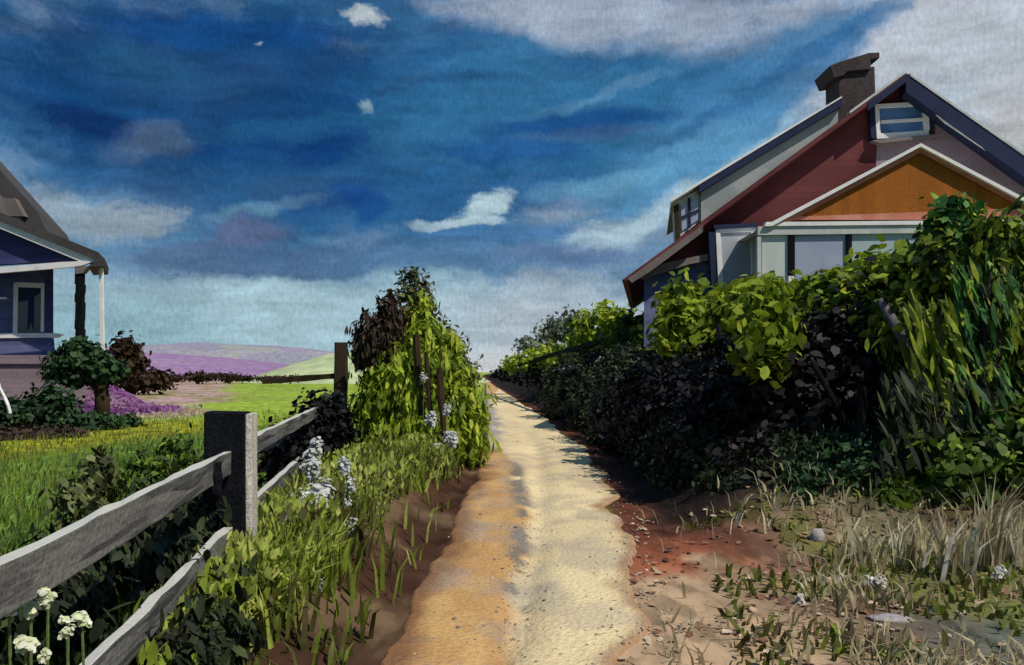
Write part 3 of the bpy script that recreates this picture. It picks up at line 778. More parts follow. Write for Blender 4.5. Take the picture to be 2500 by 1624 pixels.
# ------------------------------------------------------------------ plants
def bush(name, label, cat, blobs, n, size, m, clump=.22, k=40, aspect=(.45, .8), upw=0.0, upv=(0, 0, 1), group=None, trunk='bark', stems=5, fill=.25, upbias=.25, rstem=.03, foliage='foliage'):
    b0 = blobs[0]
    bx = sum(b[0] for b in blobs) / len(blobs); by = sum(b[1] for b in blobs) / len(blobs)
    g = hz(bx, by)
    t = thing(name, (bx, by, g), label, cat, group)
    c, nn, s, tt = blob_leaves(blobs, n, size, clump, k, upbias, fill)
    lo = height(c[:, 0], c[:, 1]) + .02
    c[:, 2] = np.maximum(c[:, 2], lo + RNG.random(len(c)) * .06)
    me = leaf_mesh(foliage, c, nn, s, RNG.uniform(aspect[0], aspect[1], len(c)), tt, upv, upw)
    link(foliage, me, M[m], t)
    if stems:
        mb = MB()
        for q in range(stems):
            b = blobs[q % len(blobs)]
            p0 = Vector((bx + random.uniform(-.12, .12), by + random.uniform(-.12, .12), g - .1))
            p3 = Vector((b[0] + random.uniform(-.5, .5) * b[3], b[1] + random.uniform(-.5, .5) * b[4], b[2] + b[5] * random.uniform(.1, .7)))
            p1 = p0.lerp(p3, .35) + Vector((random.uniform(-.1, .1), random.uniform(-.1, .1), .08)); p2 = p0.lerp(p3, .7) + Vector((random.uniform(-.1, .1), random.uniform(-.1, .1), .04))
            mb.tube([p0, p1, p2, p3], [rstem, rstem * .8, rstem * .55, rstem * .25], 6)
        mb.build('trunk', M[trunk], t, smooth=True)
    return t


def B(u, v, y, ru, rv, ry=None):
    """an ellipsoid surveyed at distance y: centre and half sizes in survey pixels"""
    p = W(u, v, y); s = y / F
    return (p.x, p.y, p.z, ru * s, (ry if ry else ru * s * .8), rv * s)


def plants_right():
    H = 'hedge bushes on the right bank'
    # thicket on the face of the bank, shade painted into its near-black leaves
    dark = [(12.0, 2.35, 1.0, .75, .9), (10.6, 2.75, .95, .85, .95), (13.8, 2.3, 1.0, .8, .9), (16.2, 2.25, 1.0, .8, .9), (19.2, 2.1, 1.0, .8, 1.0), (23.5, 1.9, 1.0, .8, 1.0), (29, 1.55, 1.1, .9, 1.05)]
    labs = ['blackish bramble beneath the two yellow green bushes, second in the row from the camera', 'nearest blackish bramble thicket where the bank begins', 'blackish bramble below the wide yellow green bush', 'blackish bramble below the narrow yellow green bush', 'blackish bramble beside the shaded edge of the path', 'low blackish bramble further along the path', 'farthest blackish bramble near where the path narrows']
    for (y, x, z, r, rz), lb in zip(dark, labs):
        mk = 'leaf_dark' if y > 18 else 'leaf_shade'
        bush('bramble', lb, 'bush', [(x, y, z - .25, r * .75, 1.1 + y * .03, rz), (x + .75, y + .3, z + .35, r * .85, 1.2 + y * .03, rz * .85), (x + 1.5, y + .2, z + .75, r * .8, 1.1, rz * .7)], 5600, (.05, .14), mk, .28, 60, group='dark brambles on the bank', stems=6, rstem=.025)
    bush('bramble', 'wide dark bramble mass at the near end of the bank, below the cottage porch', 'bush', [B(800, 400, 10.2, 75, 75), B(862, 378, 10.0, 60, 90), B(740, 430, 11, 50, 50)], 9000, (.07, .18), 'leaf_shade', .3, 80, group='dark brambles on the bank', stems=8, rstem=.035, trunk='greybark')
    # sunlit crest
    bush('hedge_bush', 'narrow yellow green bush in front of the blue cottage wall', 'bush', [B(686, 306, 15.6, 15, 18), B(678, 330, 13.8, 13, 20), B(690, 326, 14.4, 11, 16)], 3000, (.11, .28), 'leaf_yellow', .26, 40, group=H)
    bush('hedge_bush', 'wide yellow green bush below the white glazed door', 'bush', [B(768, 304, 11.6, 27, 16), B(768, 328, 10.0, 21, 22), B(765, 350, 9.6, 13, 17), B(736, 309, 12.2, 16, 13)], 3800, (.10, .25), 'leaf_yellow', .24, 50, group=H)
    bush('hedge_bush', 'spreading yellow green bush under the porch panes', 'bush', [B(842, 292, 10.6, 35, 15), B(884, 280, 10.4, 30, 18), B(812, 303, 10.9, 25, 15), B(855, 316, 10.3, 36, 22)], 5200, (.08, .21), 'leaf_yellow', .22, 70, group=H)
    bush('hedge_bush', 'olive bush mixed into the hedge between the spreading bush and the dark corner bush', 'bush', [B(918, 282, 9.6, 28, 28), B(950, 268, 9.4, 30, 30), B(905, 322, 9.6, 32, 36)], 5200, (.07, .18), 'leaf_corner', .22, 70, group=H)
    bush('hedge_bush', 'pointed bright green shoot rising against the ochre gable', 'bush', [B(950, 232, 9.5, 14, 14), B(957, 212, 9.5, 6, 9), B(966, 240, 9.4, 13, 16)], 1500, (.08, .19), 'leaf_bright', .18, 26, group=H, upw=.35)
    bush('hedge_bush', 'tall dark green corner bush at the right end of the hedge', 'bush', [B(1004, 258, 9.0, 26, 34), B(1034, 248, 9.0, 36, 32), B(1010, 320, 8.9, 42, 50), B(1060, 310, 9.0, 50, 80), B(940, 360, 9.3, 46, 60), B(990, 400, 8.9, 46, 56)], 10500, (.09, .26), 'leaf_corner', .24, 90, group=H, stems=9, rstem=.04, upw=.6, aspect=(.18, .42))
    bush('hedge_bush', 'rounded mid green bush beside the grey green shrub at the far hedge', 'bush', [B(600, 330, 33, 20, 20), B(622, 322, 32, 12, 12), B(585, 347, 34, 16, 14)], 2200, (.14, .34), 'leaf_lime', .4, 30, group=H)
    bush('hedge_bush', 'small olive bush between the rounded mid green bush and the narrow yellow green bush', 'bush', [B(640, 330, 26, 24, 16), B(630, 345, 25, 22, 16), B(655, 340, 23, 20, 16)], 2400, (.12, .30), 'leaf_corner', .32, 36, group=H)
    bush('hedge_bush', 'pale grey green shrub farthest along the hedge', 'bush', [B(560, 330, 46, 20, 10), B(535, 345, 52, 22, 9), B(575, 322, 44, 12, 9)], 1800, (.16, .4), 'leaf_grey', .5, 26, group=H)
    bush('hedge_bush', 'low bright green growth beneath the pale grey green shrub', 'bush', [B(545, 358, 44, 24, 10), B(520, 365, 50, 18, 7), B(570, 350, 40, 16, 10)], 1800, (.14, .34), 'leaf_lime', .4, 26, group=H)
    bush('hedge_bush', 'dark low bush by the point where the path vanishes', 'bush', [B(510, 374, 60, 22, 6), B(545, 378, 44, 26, 10), B(575, 384, 34, 26, 14)], 2600, (.14, .34), 'leaf_shade', .4, 30, group=H)
    # long arching leaves in front of the corner bush
    def spray(label, u0, u1, v0, v1, y, n, m, sz):
        c = W((u0 + u1) / 2, v1, y); g = hz(c.x, y)
        t = thing('arching_plant', (c.x, y, g), label, 'plant', 'arching plants at the hedge end')
        uu = RNG.uniform(u0, u1, n); vv = RNG.uniform(v0, v1, n); yy = y + RNG.normal(size=n) * .15
        P = np.stack([(uu - 512) * yy / F, yy, EYE + (HZ - vv) * yy / F], 1)
        nn = np.stack([RNG.normal(size=n) * .5 - .2, -1 + RNG.normal(size=n) * .4, RNG.normal(size=n) * .3 + .3], 1)
        me = leaf_mesh('foliage', P, nn, RNG.uniform(sz[0], sz[1], n), RNG.uniform(.10, .22, n), RNG.random(n) ** 1.1, (-.28, 0, 1), .8)
        link('foliage', me, M[m], t)
        mb = MB()
        for q in range(5):
            a = W(random.uniform(u0, u1), v1 + 30, y); a.z = hz(a.x, y) - .05
            b = W(random.uniform(u0, u1), v0, y)
            mb.tube([a, a.lerp(b, .5) + Vector((.06, 0, 0)), b], [.025, .018, .006], 5)
        mb.build('stem', M['bark'], t, smooth=True)
    spray('arching plant with long yellow green leaves left of the corner bush', 905, 965, 305, 430, 8.75, 230, 'leaf_yellow', (.18, .42))
    spray('arching plant with long bright green leaves at the right edge', 955, 1015, 265, 430, 8.6, 230, 'leaf_bright', (.16, .38))
    spray('arching plant with long dark green leaves at the bank foot', 880, 1010, 380, 470, 8.6, 420, 'leaf_dark', (.15, .36))
    # low green bush at the foot of the bank
    bush('low_bush', 'low dark green rounded bush at the foot of the bank beside the dry grass', 'bush', [B(850, 485, 8.9, 52, 36), B(815, 505, 8.7, 30, 26), B(895, 490, 8.8, 40, 34)], 4200, (.05, .13), 'leaf_bottle', .18, 60, stems=4)
    bush('low_bush', 'low blackish bush at the foot of the bank nearest the path', 'bush', [B(720, 470, 10.4, 60, 36), B(760, 500, 9.4, 50, 26), B(680, 455, 12, 40, 26)], 5200, (.05, .14), 'leaf_dark', .2, 70, stems=4)
    bush('low_bush', 'low green undergrowth at the right edge below the corner bush', 'bush', [B(960, 470, 8.6, 60, 50), B(1030, 470, 8.5, 50, 60), B(920, 500, 8.5, 40, 30)], 5200, (.06, .18), 'leaf_green', .2, 70, stems=4)
    # stakes and leaning trunk
    for (u0, v0, u1, v1, y, r, lb, m) in ((857, 452, 862, 386, 9.0, .06, 'upright black stake in the shade below the spreading bush', 'blackwood'), (852, 440, 812, 362, 9.2, .035, 'thin black stake leaning left against the upright black stake', 'blackwood')):
        a = W(u0, v0, y); b = W(u1, v1, y)
        o = MB().tube([a, a.lerp(b, .5) + Vector((.02, 0, 0)), b], [r, r * .95, r * .85], 8, .06).build('stake', M[m], None, origin=a)
        tag(o, lb, 'stake', 'stakes in the thicket')
    a = W(940, 470, 8.7); a.z = hz(a.x, 8.7)
    o = MB().tube([a, W(925, 400, 8.9), W(905, 340, 9.1), W(880, 300, 9.4)], [.12, .09, .07, .04], 9, .08).build('tree_trunk', M['greybark'], None, origin=a, smooth=True)
    tag(o, 'grey brown trunk leaning left out of the undergrowth by the corner bush', 'trunk')
    # thin dark rail on the far bank
    f = thing('bank_rail', W(560, 352, 30), 'thin dark rail running along the far bank top', 'rail')
    MB().beam(W(500, 370, 60), W(612, 338, 26), .16, .16, 8, .02).build('rail', M['blackwood'], f)
    for (u, v, y) in ((603, 341, 27.6), (560, 353, 36)):
        p = W(u, v, y); MB().beam((p.x, p.y, hz(p.x, p.y) - .1), (p.x, p.y, p.z - .06), .12, .12, 2, .01, up=(0, 1, 0)).build('post', M['blackwood'], f)


def plants_left():
    # tall pointed bush beside the path
    bush('tall_bush', 'tall pointed lime green bush on the left of the path', 'bush',
         [B(418, 400, 15, 46, 56, 1.0), B(428, 358, 15, 30, 36), B(418, 332, 15.2, 16, 36), B(452, 424, 14.6, 30, 40), B(376, 410, 14.7, 22, 44), B(380, 440, 14.6, 26, 30), B(425, 445, 14.4, 52, 28), B(464, 436, 14.3, 24, 28), B(446, 392, 14.9, 26, 30)],
         15500, (.10, .34), 'leaf_lime', .24, 110, stems=8, trunk='brownwood', upw=.8, aspect=(.14, .34), rstem=.05)
    bush('tall_bush', 'dusty olive column of leaves topping the tall pointed bush', 'bush', [B(413, 296, 15.4, 15, 26), B(414, 330, 15.4, 22, 26), B(445, 352, 15.3, 22, 24), B(460, 378, 15.2, 20, 20)], 3200, (.06, .14), 'leaf_olive', .2, 50, stems=2, fill=.1)
    bush('dead_bush', 'dark brown withered bush behind the gate post', 'bush', [B(375, 340, 14.7, 16, 22), B(389, 322, 14.8, 10, 20), B(363, 350, 14.8, 8, 18)], 3400, (.09, .24), 'leaf_umber', .2, 60, stems=6, trunk='brownwood', upw=.75, aspect=(.2, .4))
    p = W(391, 318, 15.9)
    o = MB().tube([(p.x - .02, p.y, 1.2), (p.x, p.y, p.z), W(392, 300, 15.9), W(389, 289, 15.9)], [.07, .06, .055, .05], 7, .1).build('dead_stick', M['brownwood'], None, origin=(p.x, p.y, 1.2))
    tag(o, 'bare brown stick poking up from the withered bush', 'stick')
    for (u, v0, v1, y, r, lb) in ((418, 400, 335, 14.1, .06, 'thick dark stake in the middle of the tall pointed bush'), (428, 415, 352, 13.9, .035, 'thin dark stake close beside the thick one'), (441, 430, 368, 13.8, .05, 'short dark stake nearest the path in the tall bush')):
        b = W(u + 4, v0 + 60, y); b.z = hz(b.x, y) - .05
        o = MB().tube([b, W(u + 3, v0, y), W(u, (v0 + v1) / 2, y), W(u - 2, v1, y)], [r * .6, r * .9, r * 1.25, r], 7, .12).build('stake', M['brownwood'], None, origin=b)
        tag(o, lb, 'stake', 'stakes in the tall bush')
    bush('dark_bush', 'blackish bush behind the fence rail next to the tall bush', 'bush', [B(318, 435, 11.5, 22, 34), B(335, 425, 12, 14, 30), B(295, 448, 11, 16, 20), B(280, 462, 9.5, 16, 18)], 4400, (.05, .14), 'leaf_shade', .2, 50, stems=3)
    # bushes behind the near rails
    bush('leafy_plant', 'dark olive plant standing behind the top rail', 'plant', [B(85, 498, 7.2, 15, 18), B(97, 475, 7.3, 8, 24), B(72, 502, 7.0, 12, 14)], 700, (.05, .14), 'leaf_olive', .2, 26, upw=.5, aspect=(.3, .6), stems=4, rstem=.012, trunk='stem')
    bush('leafy_plant', 'blue green plant between the top rail and the black post', 'plant', [B(150, 478, 7.6, 18, 16), B(180, 462, 7.8, 15, 16), B(128, 490, 7.4, 12, 12)], 1300, (.05, .13), 'leaf_green', .18, 30, upw=.5, aspect=(.25, .5), stems=4, rstem=.012, trunk='stem')
    bush('undergrowth', 'dark undergrowth filling in for deep shade between the two near rails', 'undergrowth', [B(110, 560, 4.6, 70, 26), B(170, 520, 5.4, 40, 24), B(40, 620, 3.6, 60, 26), B(200, 505, 6.0, 24, 24)], 6000, (.05, .16), 'leaf_dark', .16, 90, upw=.6, aspect=(.2, .45), stems=0)  # dark leaves put in for the deep shade between the rails
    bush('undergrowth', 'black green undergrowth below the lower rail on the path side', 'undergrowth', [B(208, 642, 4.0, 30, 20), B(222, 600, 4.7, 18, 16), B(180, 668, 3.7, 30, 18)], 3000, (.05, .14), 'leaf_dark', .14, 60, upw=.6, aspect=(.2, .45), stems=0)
    bush('broad_leaf_plant', 'clump of broad bright green leaves at the foot of the black post', 'plant', [B(212, 598, 4.5, 14, 12), B(226, 604, 4.5, 8, 8)], 90, (.08, .17), 'leaf_lime', .1, 10, aspect=(.6, .9), stems=2, rstem=.008, trunk='stem')
    # garden below the blue house
    bush('round_tree', 'small dark green round tree on the knoll slope', 'tree', [B(82, 365, 27, 32, 18), B(72, 374, 27, 22, 9), B(98, 372, 27, 20, 12), B(80, 353, 27, 16, 9)], 3800, (.12, .28), 'leaf_bottle', .34, 60, stems=0, foliage='crown')
    t = [o for o in COL.objects if o.name == 'round_tree'][0]
    q = W(103, 413, 27)
    MB().tube([(q.x, 27, hz(q.x, 27) - .1), W(102, 398, 27), W(100, 382, 27), W(92, 368, 27)], [.26, .22, .22, .1], 9, .06).build('trunk', M['brownwood'], t, smooth=True)
    bush('brown_tree', 'brown upright tree beside the round green tree', 'tree', [B(128, 352, 60, 12, 16), B(124, 366, 60, 10, 16), B(135, 372, 60, 12, 14), B(150, 380, 60, 22, 8), B(118, 376, 60, 12, 10)], 3000, (.25, .6), 'leaf_brown', .6, 50, stems=5, trunk='brownwood', rstem=.16)
    bush('field_hedge', 'long low brown hedge across the meadow', 'hedge', [B(175, 378, 112, 13, 3), B(200, 377, 114, 17, 4.5), B(225, 377.5, 116, 15, 4), B(246, 378.5, 118, 11, 2.2)], 2600, (.2, .5), 'leaf_brown', .6, 40, stems=0)
    bush('field_hedge', 'short thin brown hedge nearest the gate post rail', 'hedge', [B(270, 379, 96, 14, 1.8), B(292, 378.5, 92, 14, 1.8)], 1200, (.15, .35), 'leaf_brown', .6, 24, stems=0)
    bush('garden_bush', 'dark green bush below the house wall at the left edge', 'bush', [B(42, 412, 23.5, 22, 18), B(55, 402, 23.6, 14, 14), B(15, 420, 23.4, 24, 16), B(-15, 415, 23.5, 24, 18)], 3800, (.10, .24), 'leaf_bottle', .3, 56, stems=4)
    bush('garden_bush', 'long low dark green bush under the round tree', 'bush', [B(75, 422, 23.2, 20, 11), B(100, 424, 23.6, 20, 8), B(122, 422, 24.5, 16, 5)], 2600, (.08, .2), 'leaf_bottle', .26, 40, stems=3)
    bush('garden_bush', 'brown withered undergrowth below the dark green bush at the left edge', 'bush', [B(20, 440, 20.5, 36, 12), B(60, 438, 21, 26, 9), B(-15, 445, 20, 26, 12)], 2400, (.08, .2), 'leaf_umber', .26, 40, stems=0)
    a = W(0, 388, 23)
    o = MB().tube([W(-4, 372, 23), a, W(5, 398, 23), W(8, 405, 22.9), W(11, 416, 22.9)], [.02, .035, .045, .045, .05], 6).build('bare_twig', M['white'], None, origin=W(11, 416, 22.9))
    tag(o, 'pale bare twig rising out of the dark green bush at the left edge', 'twig')
    # heather on the knoll
    n = 15000
    x = RNG.uniform(-31, -11, n); y = RNG.uniform(25.5, 36, n)
    r = np.hypot((x + 23.2) / 8.6, (y - 35.5) / 9.5); k = (r < 1.0 + .1 * RNG.normal(size=n)) & ((r > .42) | (y < 29))
    x = x[k]; y = y[k]; z = height(x, y)
    c = np.stack([x, y, z + RNG.uniform(.02, .22, len(x))], 1)
    tt = np.clip(fbm(x * .5, y * .5, 33) * 1.6 - .45 + .3 * RNG.random(len(x)), 0, 1)
    me = leaf_mesh('heather', c, RNG.normal(size=c.shape) * .6 + np.array([0, -.5, .8]), RNG.uniform(.12, .32, len(x)), RNG.uniform(.4, .8, len(x)), tt, (0, 0, 1), .4)
    tag(link('heather', me, M['heather']), 'purple heather covering the knoll below the blue house', 'heather', kind='stuff')


def flower(name, label, loc_top, r, m, group, n=26, flat=.5, dots=7):
    """stem and a head made of a cluster of petals"""
    p = Vector(loc_top); g = hz(p.x, p.y)
    t = thing(name, (p.x, p.y, g), label, 'flower', group)
    base = Vector((p.x + random.uniform(-.05, .05), p.y + random.uniform(.0, .06), g - .02))
    MB().tube([base, base.lerp(p, .5) + Vector((random.uniform(-.02, .02), 0, 0)), p], [.006, .005, .004], 5).build('stem', M['stem'], t)
    big = m == 'petal_yellow'
    n = n if big else n * (5 if m == 'petal' and r > .1 else 3)
    kk = 5
    off = np.clip(RNG.normal(size=(kk, 3)), -1.3, 1.3) * r * np.array([.36, .36, .36 if flat > .6 else .2]); off[0] = 0
    d = RNG.normal(size=(n, 3)); d /= np.linalg.norm(d, axis=1, keepdims=True)
    c = np.array(p) + off[RNG.integers(0, kk, n)] + d * r * .55 * np.array([1, 1, flat]) * RNG.uniform(.3, 1.0, (n, 1))
    sz = r * .7 if big else max(.016, min(r * .5, .07))
    me = leaf_mesh('flower_head', c, d * .6 + np.array([.1, -.35, .6]), RNG.uniform(.6, 1.15, n) * sz, RNG.uniform(.6, .95, n), RNG.random(n) ** .7)
    link('flower_head', me, M[m], t)


def flowers():
    g1 = 'cream flowers by the lower rail'
    for (u, v, y, r, lb) in ((48, 597, 2.9, .042, 'topmost cream flower beside the grey rails'), (31, 612, 2.9, .045, 'cream flower just left of the topmost one'), (9, 613, 2.8, .028, 'small white flower by the left edge'),
                             (82, 620, 3.1, .042, 'cream flower lying against the lower rail'), (66, 619, 3.0, .026, 'small cream flower between two larger ones'), (25, 646, 2.8, .052, 'largest cream flower lowest of the group'),
                             (68, 632, 2.95, .034, 'pale cream flower under the small one'), (45, 655, 2.8, .028, 'small pale flower beside the largest cream flower')):
        flower('cream_flower', lb, W(u, v, y * .87), r * .8, 'petal_yellow', g1, 60, .8)
    g2 = 'white flower heads on the left verge'
    sp = [(316, 452, 7.4, .075, 'upper white flower head just right of the fence rail'), (311, 474, 7.0, .07, 'white flower head below the upper one'), (322, 497, 6.7, .10, 'large white flower head in the verge centre'),
          (303, 505, 6.6, .07, 'white flower head touching the large one on its left'), (343, 470, 7.6, .06, 'narrow white flower head by the tall bush foot'), (350, 488, 7.3, .05, 'small white flower head below the narrow one'),
          (352, 533, 6.6, .06, 'white flower head nearest the brown soil'), (310, 525, 6.3, .05, 'small white flower head under the large one'), (297, 580, 5.6, .07, 'broad white flower head low in the verge'),
          (280, 585, 5.5, .06, 'white flower head left of the broad low one'), (304, 562, 5.8, .05, 'white flower head above the broad low one'), (292, 627, 5.1, .045, 'white flower head close to the bottom edge'),
          (283, 640, 5.0, .035, 'lowest small white flower head'), (275, 545, 5.9, .045, 'small white flower head near the black post')]
    sp += [(334, 512, 6.9, .05, 'small white flower head right of the large one'), (322, 545, 6.2, .06, 'white flower head between the two nearest the brown soil and the post'), (286, 525, 6.0, .05, 'white flower head just off the right side of the black post'), (345, 505, 7.1, .05, 'white flower head above the brown soil edge'), (318, 590, 5.5, .05, 'white flower head right of the broad low one')]
    for (u, v, y, r, lb) in sp: flower('white_flower', lb, W(u, v - 3, y), r * 1.3, 'petal', g2, 40, 1.9)
    g3 = 'white blossoms on the tall bush'
    for (u, v, y, r, lb) in ((431, 418, 13.3, .20, 'round white blossom low in the tall bush'), (446, 410, 13.4, .16, 'white blossom nearest the path in the tall bush'), (452, 440, 13.2, .22, 'lower white blossom towards the path'), (436, 450, 13.1, .20, 'lowest white blossom of the tall bush'), (424, 377, 13.6, .11, 'small white blossom high beside the dark stakes'), (402, 455, 13.2, .13, 'white blossom under the lime leaves')):
        flower('white_blossom', lb, W(u, v, y), r * .62, 'petal', g3, 40, 1.7)
    g4 = 'white flowers on the right verge'
    for (u, v, y, r, lb) in ((878, 584, 6.25, .10, 'large round white flower in the dry verge'), (800, 598, 5.9, .05, 'small pale flower left of the large round one'), (1000, 572, 6.5, .07, 'white flower at the right edge')):
        flower('verge_flower', lb, W(u, v, y), r, 'petal_warm', g4, 44, .8)
    # pale stones
    g5 = 'pale stones on the right verge'
    for i, (u, v, w, h_, lb) in enumerate(((890, 620, 20, 3, 'long flat pale stone on the right verge'), (590, 531, 4, 3, 'tiny pebble lying on the sandy track'), (817, 548, 8, 9, 'blocky pale stone at the foot of the dark bank'))):
        y = EYE * F / (v - HZ); s = y / F; p = W(u, v, y); g = hz(p.x, y)
        o = MB().blob((p.x, y, g + h_ * s * .3), (w * s, max(w, h_) * s * .7, h_ * s * .85), i, 9, 6, .26).build('stone', M['stone'], None, origin=(p.x, y, g), smooth=True)
        tag(o, lb, 'stone', g5)


def grasses():
    def scatter(name, lab, n, xr, yr, keep, hr, wr, m, tintf, lean=.35, far=True):
        yy = np.exp(RNG.uniform(math.log(yr[0]), math.log(yr[1]), n)) if far else RNG.uniform(yr[0], yr[1], n)
        xx = RNG.uniform(0, 1, n)
        x0 = xr[0](yy); x1 = xr[1](yy); xx = x0 + (x1 - x0) * xx
        k = keep(xx, yy); xx = xx[k]; yy = yy[k]; N = len(xx)
        roots = np.stack([xx, yy, height(xx, yy) - .01], 1)
        patch = fbm(xx * 2.1, yy * 1.6, 71)
        hgt = RNG.uniform(hr[0], hr[1], N) * (.55 + .9 * patch)
        wid = RNG.uniform(wr[0], wr[1], N)
        le = RNG.normal(size=(N, 2)) * lean + np.array([.10, 0])
        me = blade_mesh(name, roots, hgt, wid, le, np.clip(tintf(xx, yy) + RNG.normal(size=N) * .16, 0, 1))
        tag(link(name, me, M[m]), lab, 'grass', kind='stuff')
    # left verge, both sides of the fence
    e = lambda x, y: pathL(y) - x
    scatter('verge_grass', 'tall green grass on the verge between fence and path', 34000, (lambda y: fence_x(y) - .5, lambda y: pathL(y) - .12), (2.2, 16),
            lambda x, y: RNG.random(len(x)) < (.02 + .78 * sst(.42 - .18 * sst(9, 13, y), 1.05 - .4 * sst(9, 13, y), e(x, y) + .6 * (fbm(x * 1.5, y, 13) - .5))), (.14, .42), (.012, .04), 'grass_mix',
            lambda x, y: 1.5 * fbm(x * 1.5, y * 1.1, 44) - .14 + .1 * sst(.3, 1.2, e(x, y)))
    # broad leaved weeds among the verge grass
    N = 8000
    y = np.exp(RNG.uniform(math.log(3.0), math.log(15), N)); x = RNG.uniform(0, 1, N); x = fence_x(y) + .05 + (pathL(y) - .55 + .35 * sst(9, 13, y) - fence_x(y) - .05) * x
    k = fbm(x * 1.9, y * 1.5, 81) > .47; x = x[k]; y = y[k]; N = len(x)
    hh = RNG.uniform(.03, .42, N) * sst(.1, .7, pathL(y) - x)
    c = np.stack([x, y, height(x, y) + hh], 1)
    tt = np.clip(1.7 * fbm(x * 2.2, y * 1.6, 83) - .36 + .5 * (hh - .2) + .2 * RNG.normal(size=N), 0, 1)
    me = leaf_mesh('verge_herbs', c, RNG.normal(size=(N, 3)) * .5 + np.array([.1, -.7, .4]), RNG.uniform(.03, .13, N), RNG.uniform(.2, .45, N), tt, (0.05, 0, 1), .7)
    tag(link('verge_herbs', me, M['grass_mix']), 'broad leaved lime weeds among the grass between fence and path', 'weeds', kind='stuff')
    scatter('field_grass', 'mown green meadow grass beyond the fence', 30000, (lambda y: -.75 * y - 1, lambda y: fence_x(y) - .25), (2.2, 34),
            lambda x, y: (x > -12.0 - 1.5 * (y > 26)), (.07, .22), (.012, .03), 'grass_field',
            lambda x, y: .42 + 1.1 * (fbm(x * .7, y * .45, 46) - .5) + .35 * sst(-7, -9.5, x) * sst(10, 14, y))
    scatter('dry_grass', 'dry tan grass and litter on the right verge', 13000, (lambda y: pathR(y) + .15, lambda y: .75 * y + 1.2), (3.2, 9.4),
            lambda x, y: RNG.random(len(x)) < (.04 + .8 * sst(.48, .62, fbm(x * 1.6, y * 1.3, 15)) + .3 * sst(7.6, 8.4, y)) * (.15 + .85 * sst(.8, 2.0, x - pathR(y))), (.06, .24), (.010, .028), 'grass_dry',
            lambda x, y: 1.2 * fbm(x * 1.2, y * 1.1, 47) - .05, .5)
    scatter('verge_herbs', 'low olive herbs on the right verge', 3600, (lambda y: pathR(y) + .6, lambda y: .75 * y + 1.2), (3.6, 8.6),
            lambda x, y: fbm(x * 1.1 + 5, y * 1.4, 77) > .5, (.05, .16), (.02, .05), 'grass_mix', lambda x, y: .5 * fbm(x * 1.2, y * 1.1, 47) + .12, .6)
    # fallen leaves and clods
    N = 2000
    y = np.exp(RNG.uniform(math.log(3.4), math.log(9.2), N)); x = pathR(y) - .15 + (.75 * y + 1.0 - pathR(y)) * RNG.random(N) ** 1.3
    k = fbm(x * 2.3, y * 1.9, 85) > .44; x = x[k]; y = y[k]; N = len(x)
    tt = np.clip(1.5 * fbm(x * 1.7, y * 1.5, 87) - .3 + .22 * RNG.normal(size=N), 0, 1)
    me = leaf_mesh('leaf_litter', np.stack([x, y, height(x, y) + .008 + .01 * RNG.random(N)], 1), RNG.normal(size=(N, 3)) * .25 + np.array([0, -.1, 1]), RNG.uniform(.02, .085, N), RNG.uniform(.4, .9, N), tt)
    M['litter'] = leafy('litter', [(.10, .05, .035), (.24, .11, .06), (.38, .27, .17), (.52, .42, .31), (.20, .19, .10)], pos=[0, .3, .55, .8, 1], trans=0)
    tag(link('leaf_litter', me, M['litter']), 'brown and tan leaf litter and clods on the right verge', 'leaf litter', kind='stuff')
    # grit along the middle rut and the path edges
    N = 1500
    y = np.exp(RNG.uniform(math.log(3.6), math.log(22), N)); a = RNG.random(N)
    split = np.interp(y, [3, 4.66, 6.66, 9.5, 14, 18, 24], [-.05, -.05, .03, .19, .05, -.30, -.5])
    x = np.where(a < .5, split + RNG.normal(size=N) * .10, np.where(a < .75, pathR(y) + RNG.normal(size=N) * .16, RNG.uniform(0, 1, N) * (pathR(y) - pathL(y)) + pathL(y)))
    rr = RNG.uniform(.005, .015, N) * np.where(RNG.random(N) < .1, 1.6, 1)
    c = np.stack([x, y, height(x, y) + .03], 1)
    octa = np.array([(1, 0, 0), (0, 1, 0), (-1, 0, 0), (0, -1, 0), (.1, .1, .7), (0, 0, -.6)])
    v = c[:, None, :] + octa[None] * rr[:, None, None] * RNG.uniform(.6, 1.2, (N, 6, 1))
    fa = np.array([(0, 1, 4), (1, 2, 4), (2, 3, 4), (3, 0, 4), (1, 0, 5), (2, 1, 5), (3, 2, 5), (0, 3, 5)])
    me = fast_mesh('gravel', v.reshape(-1, 3), (np.arange(N)[:, None, None] * 6 + fa[None]).ravel(), np.full(N * 8, 3), np.repeat(RNG.random(N), 8))
    M['gravel'] = leafy('gravel', [(.08, .08, .085), (.22, .20, .18), (.42, .33, .22), (.55, .46, .30)], trans=0, rough=.9)
    tag(link('gravel', me, M['gravel']), 'loose grey and tan gravel in the middle rut of the path', 'gravel', kind='stuff')
    # tall pale stalks standing on the right verge
    i = 0
    for (u, v, dv, n, y, lb) in ((985, 560, 70, 16, 6.9, 'tallest tuft of bleached grass stalks on the right verge'), (950, 575, 48, 12, 6.6, 'bleached grass tuft left of the tallest one'), (912, 570, 42, 10, 6.9, 'bleached grass tuft nearest the low dark green bush'), (1010, 565, 50, 12, 7.0, 'bleached grass tuft at the right edge'), (860, 562, 34, 9, 7.0, 'short bleached grass tuft behind the large round white flower')):
        p = W(u, v, y); g = hz(p.x, y)
        N = n * 4
        roots = np.stack([p.x + RNG.normal(size=N) * .06, y + RNG.normal(size=N) * .06, np.full(N, g - .02)], 1)
        hh = RNG.uniform(.5, 1.05, N) * dv * y / F * 1.5
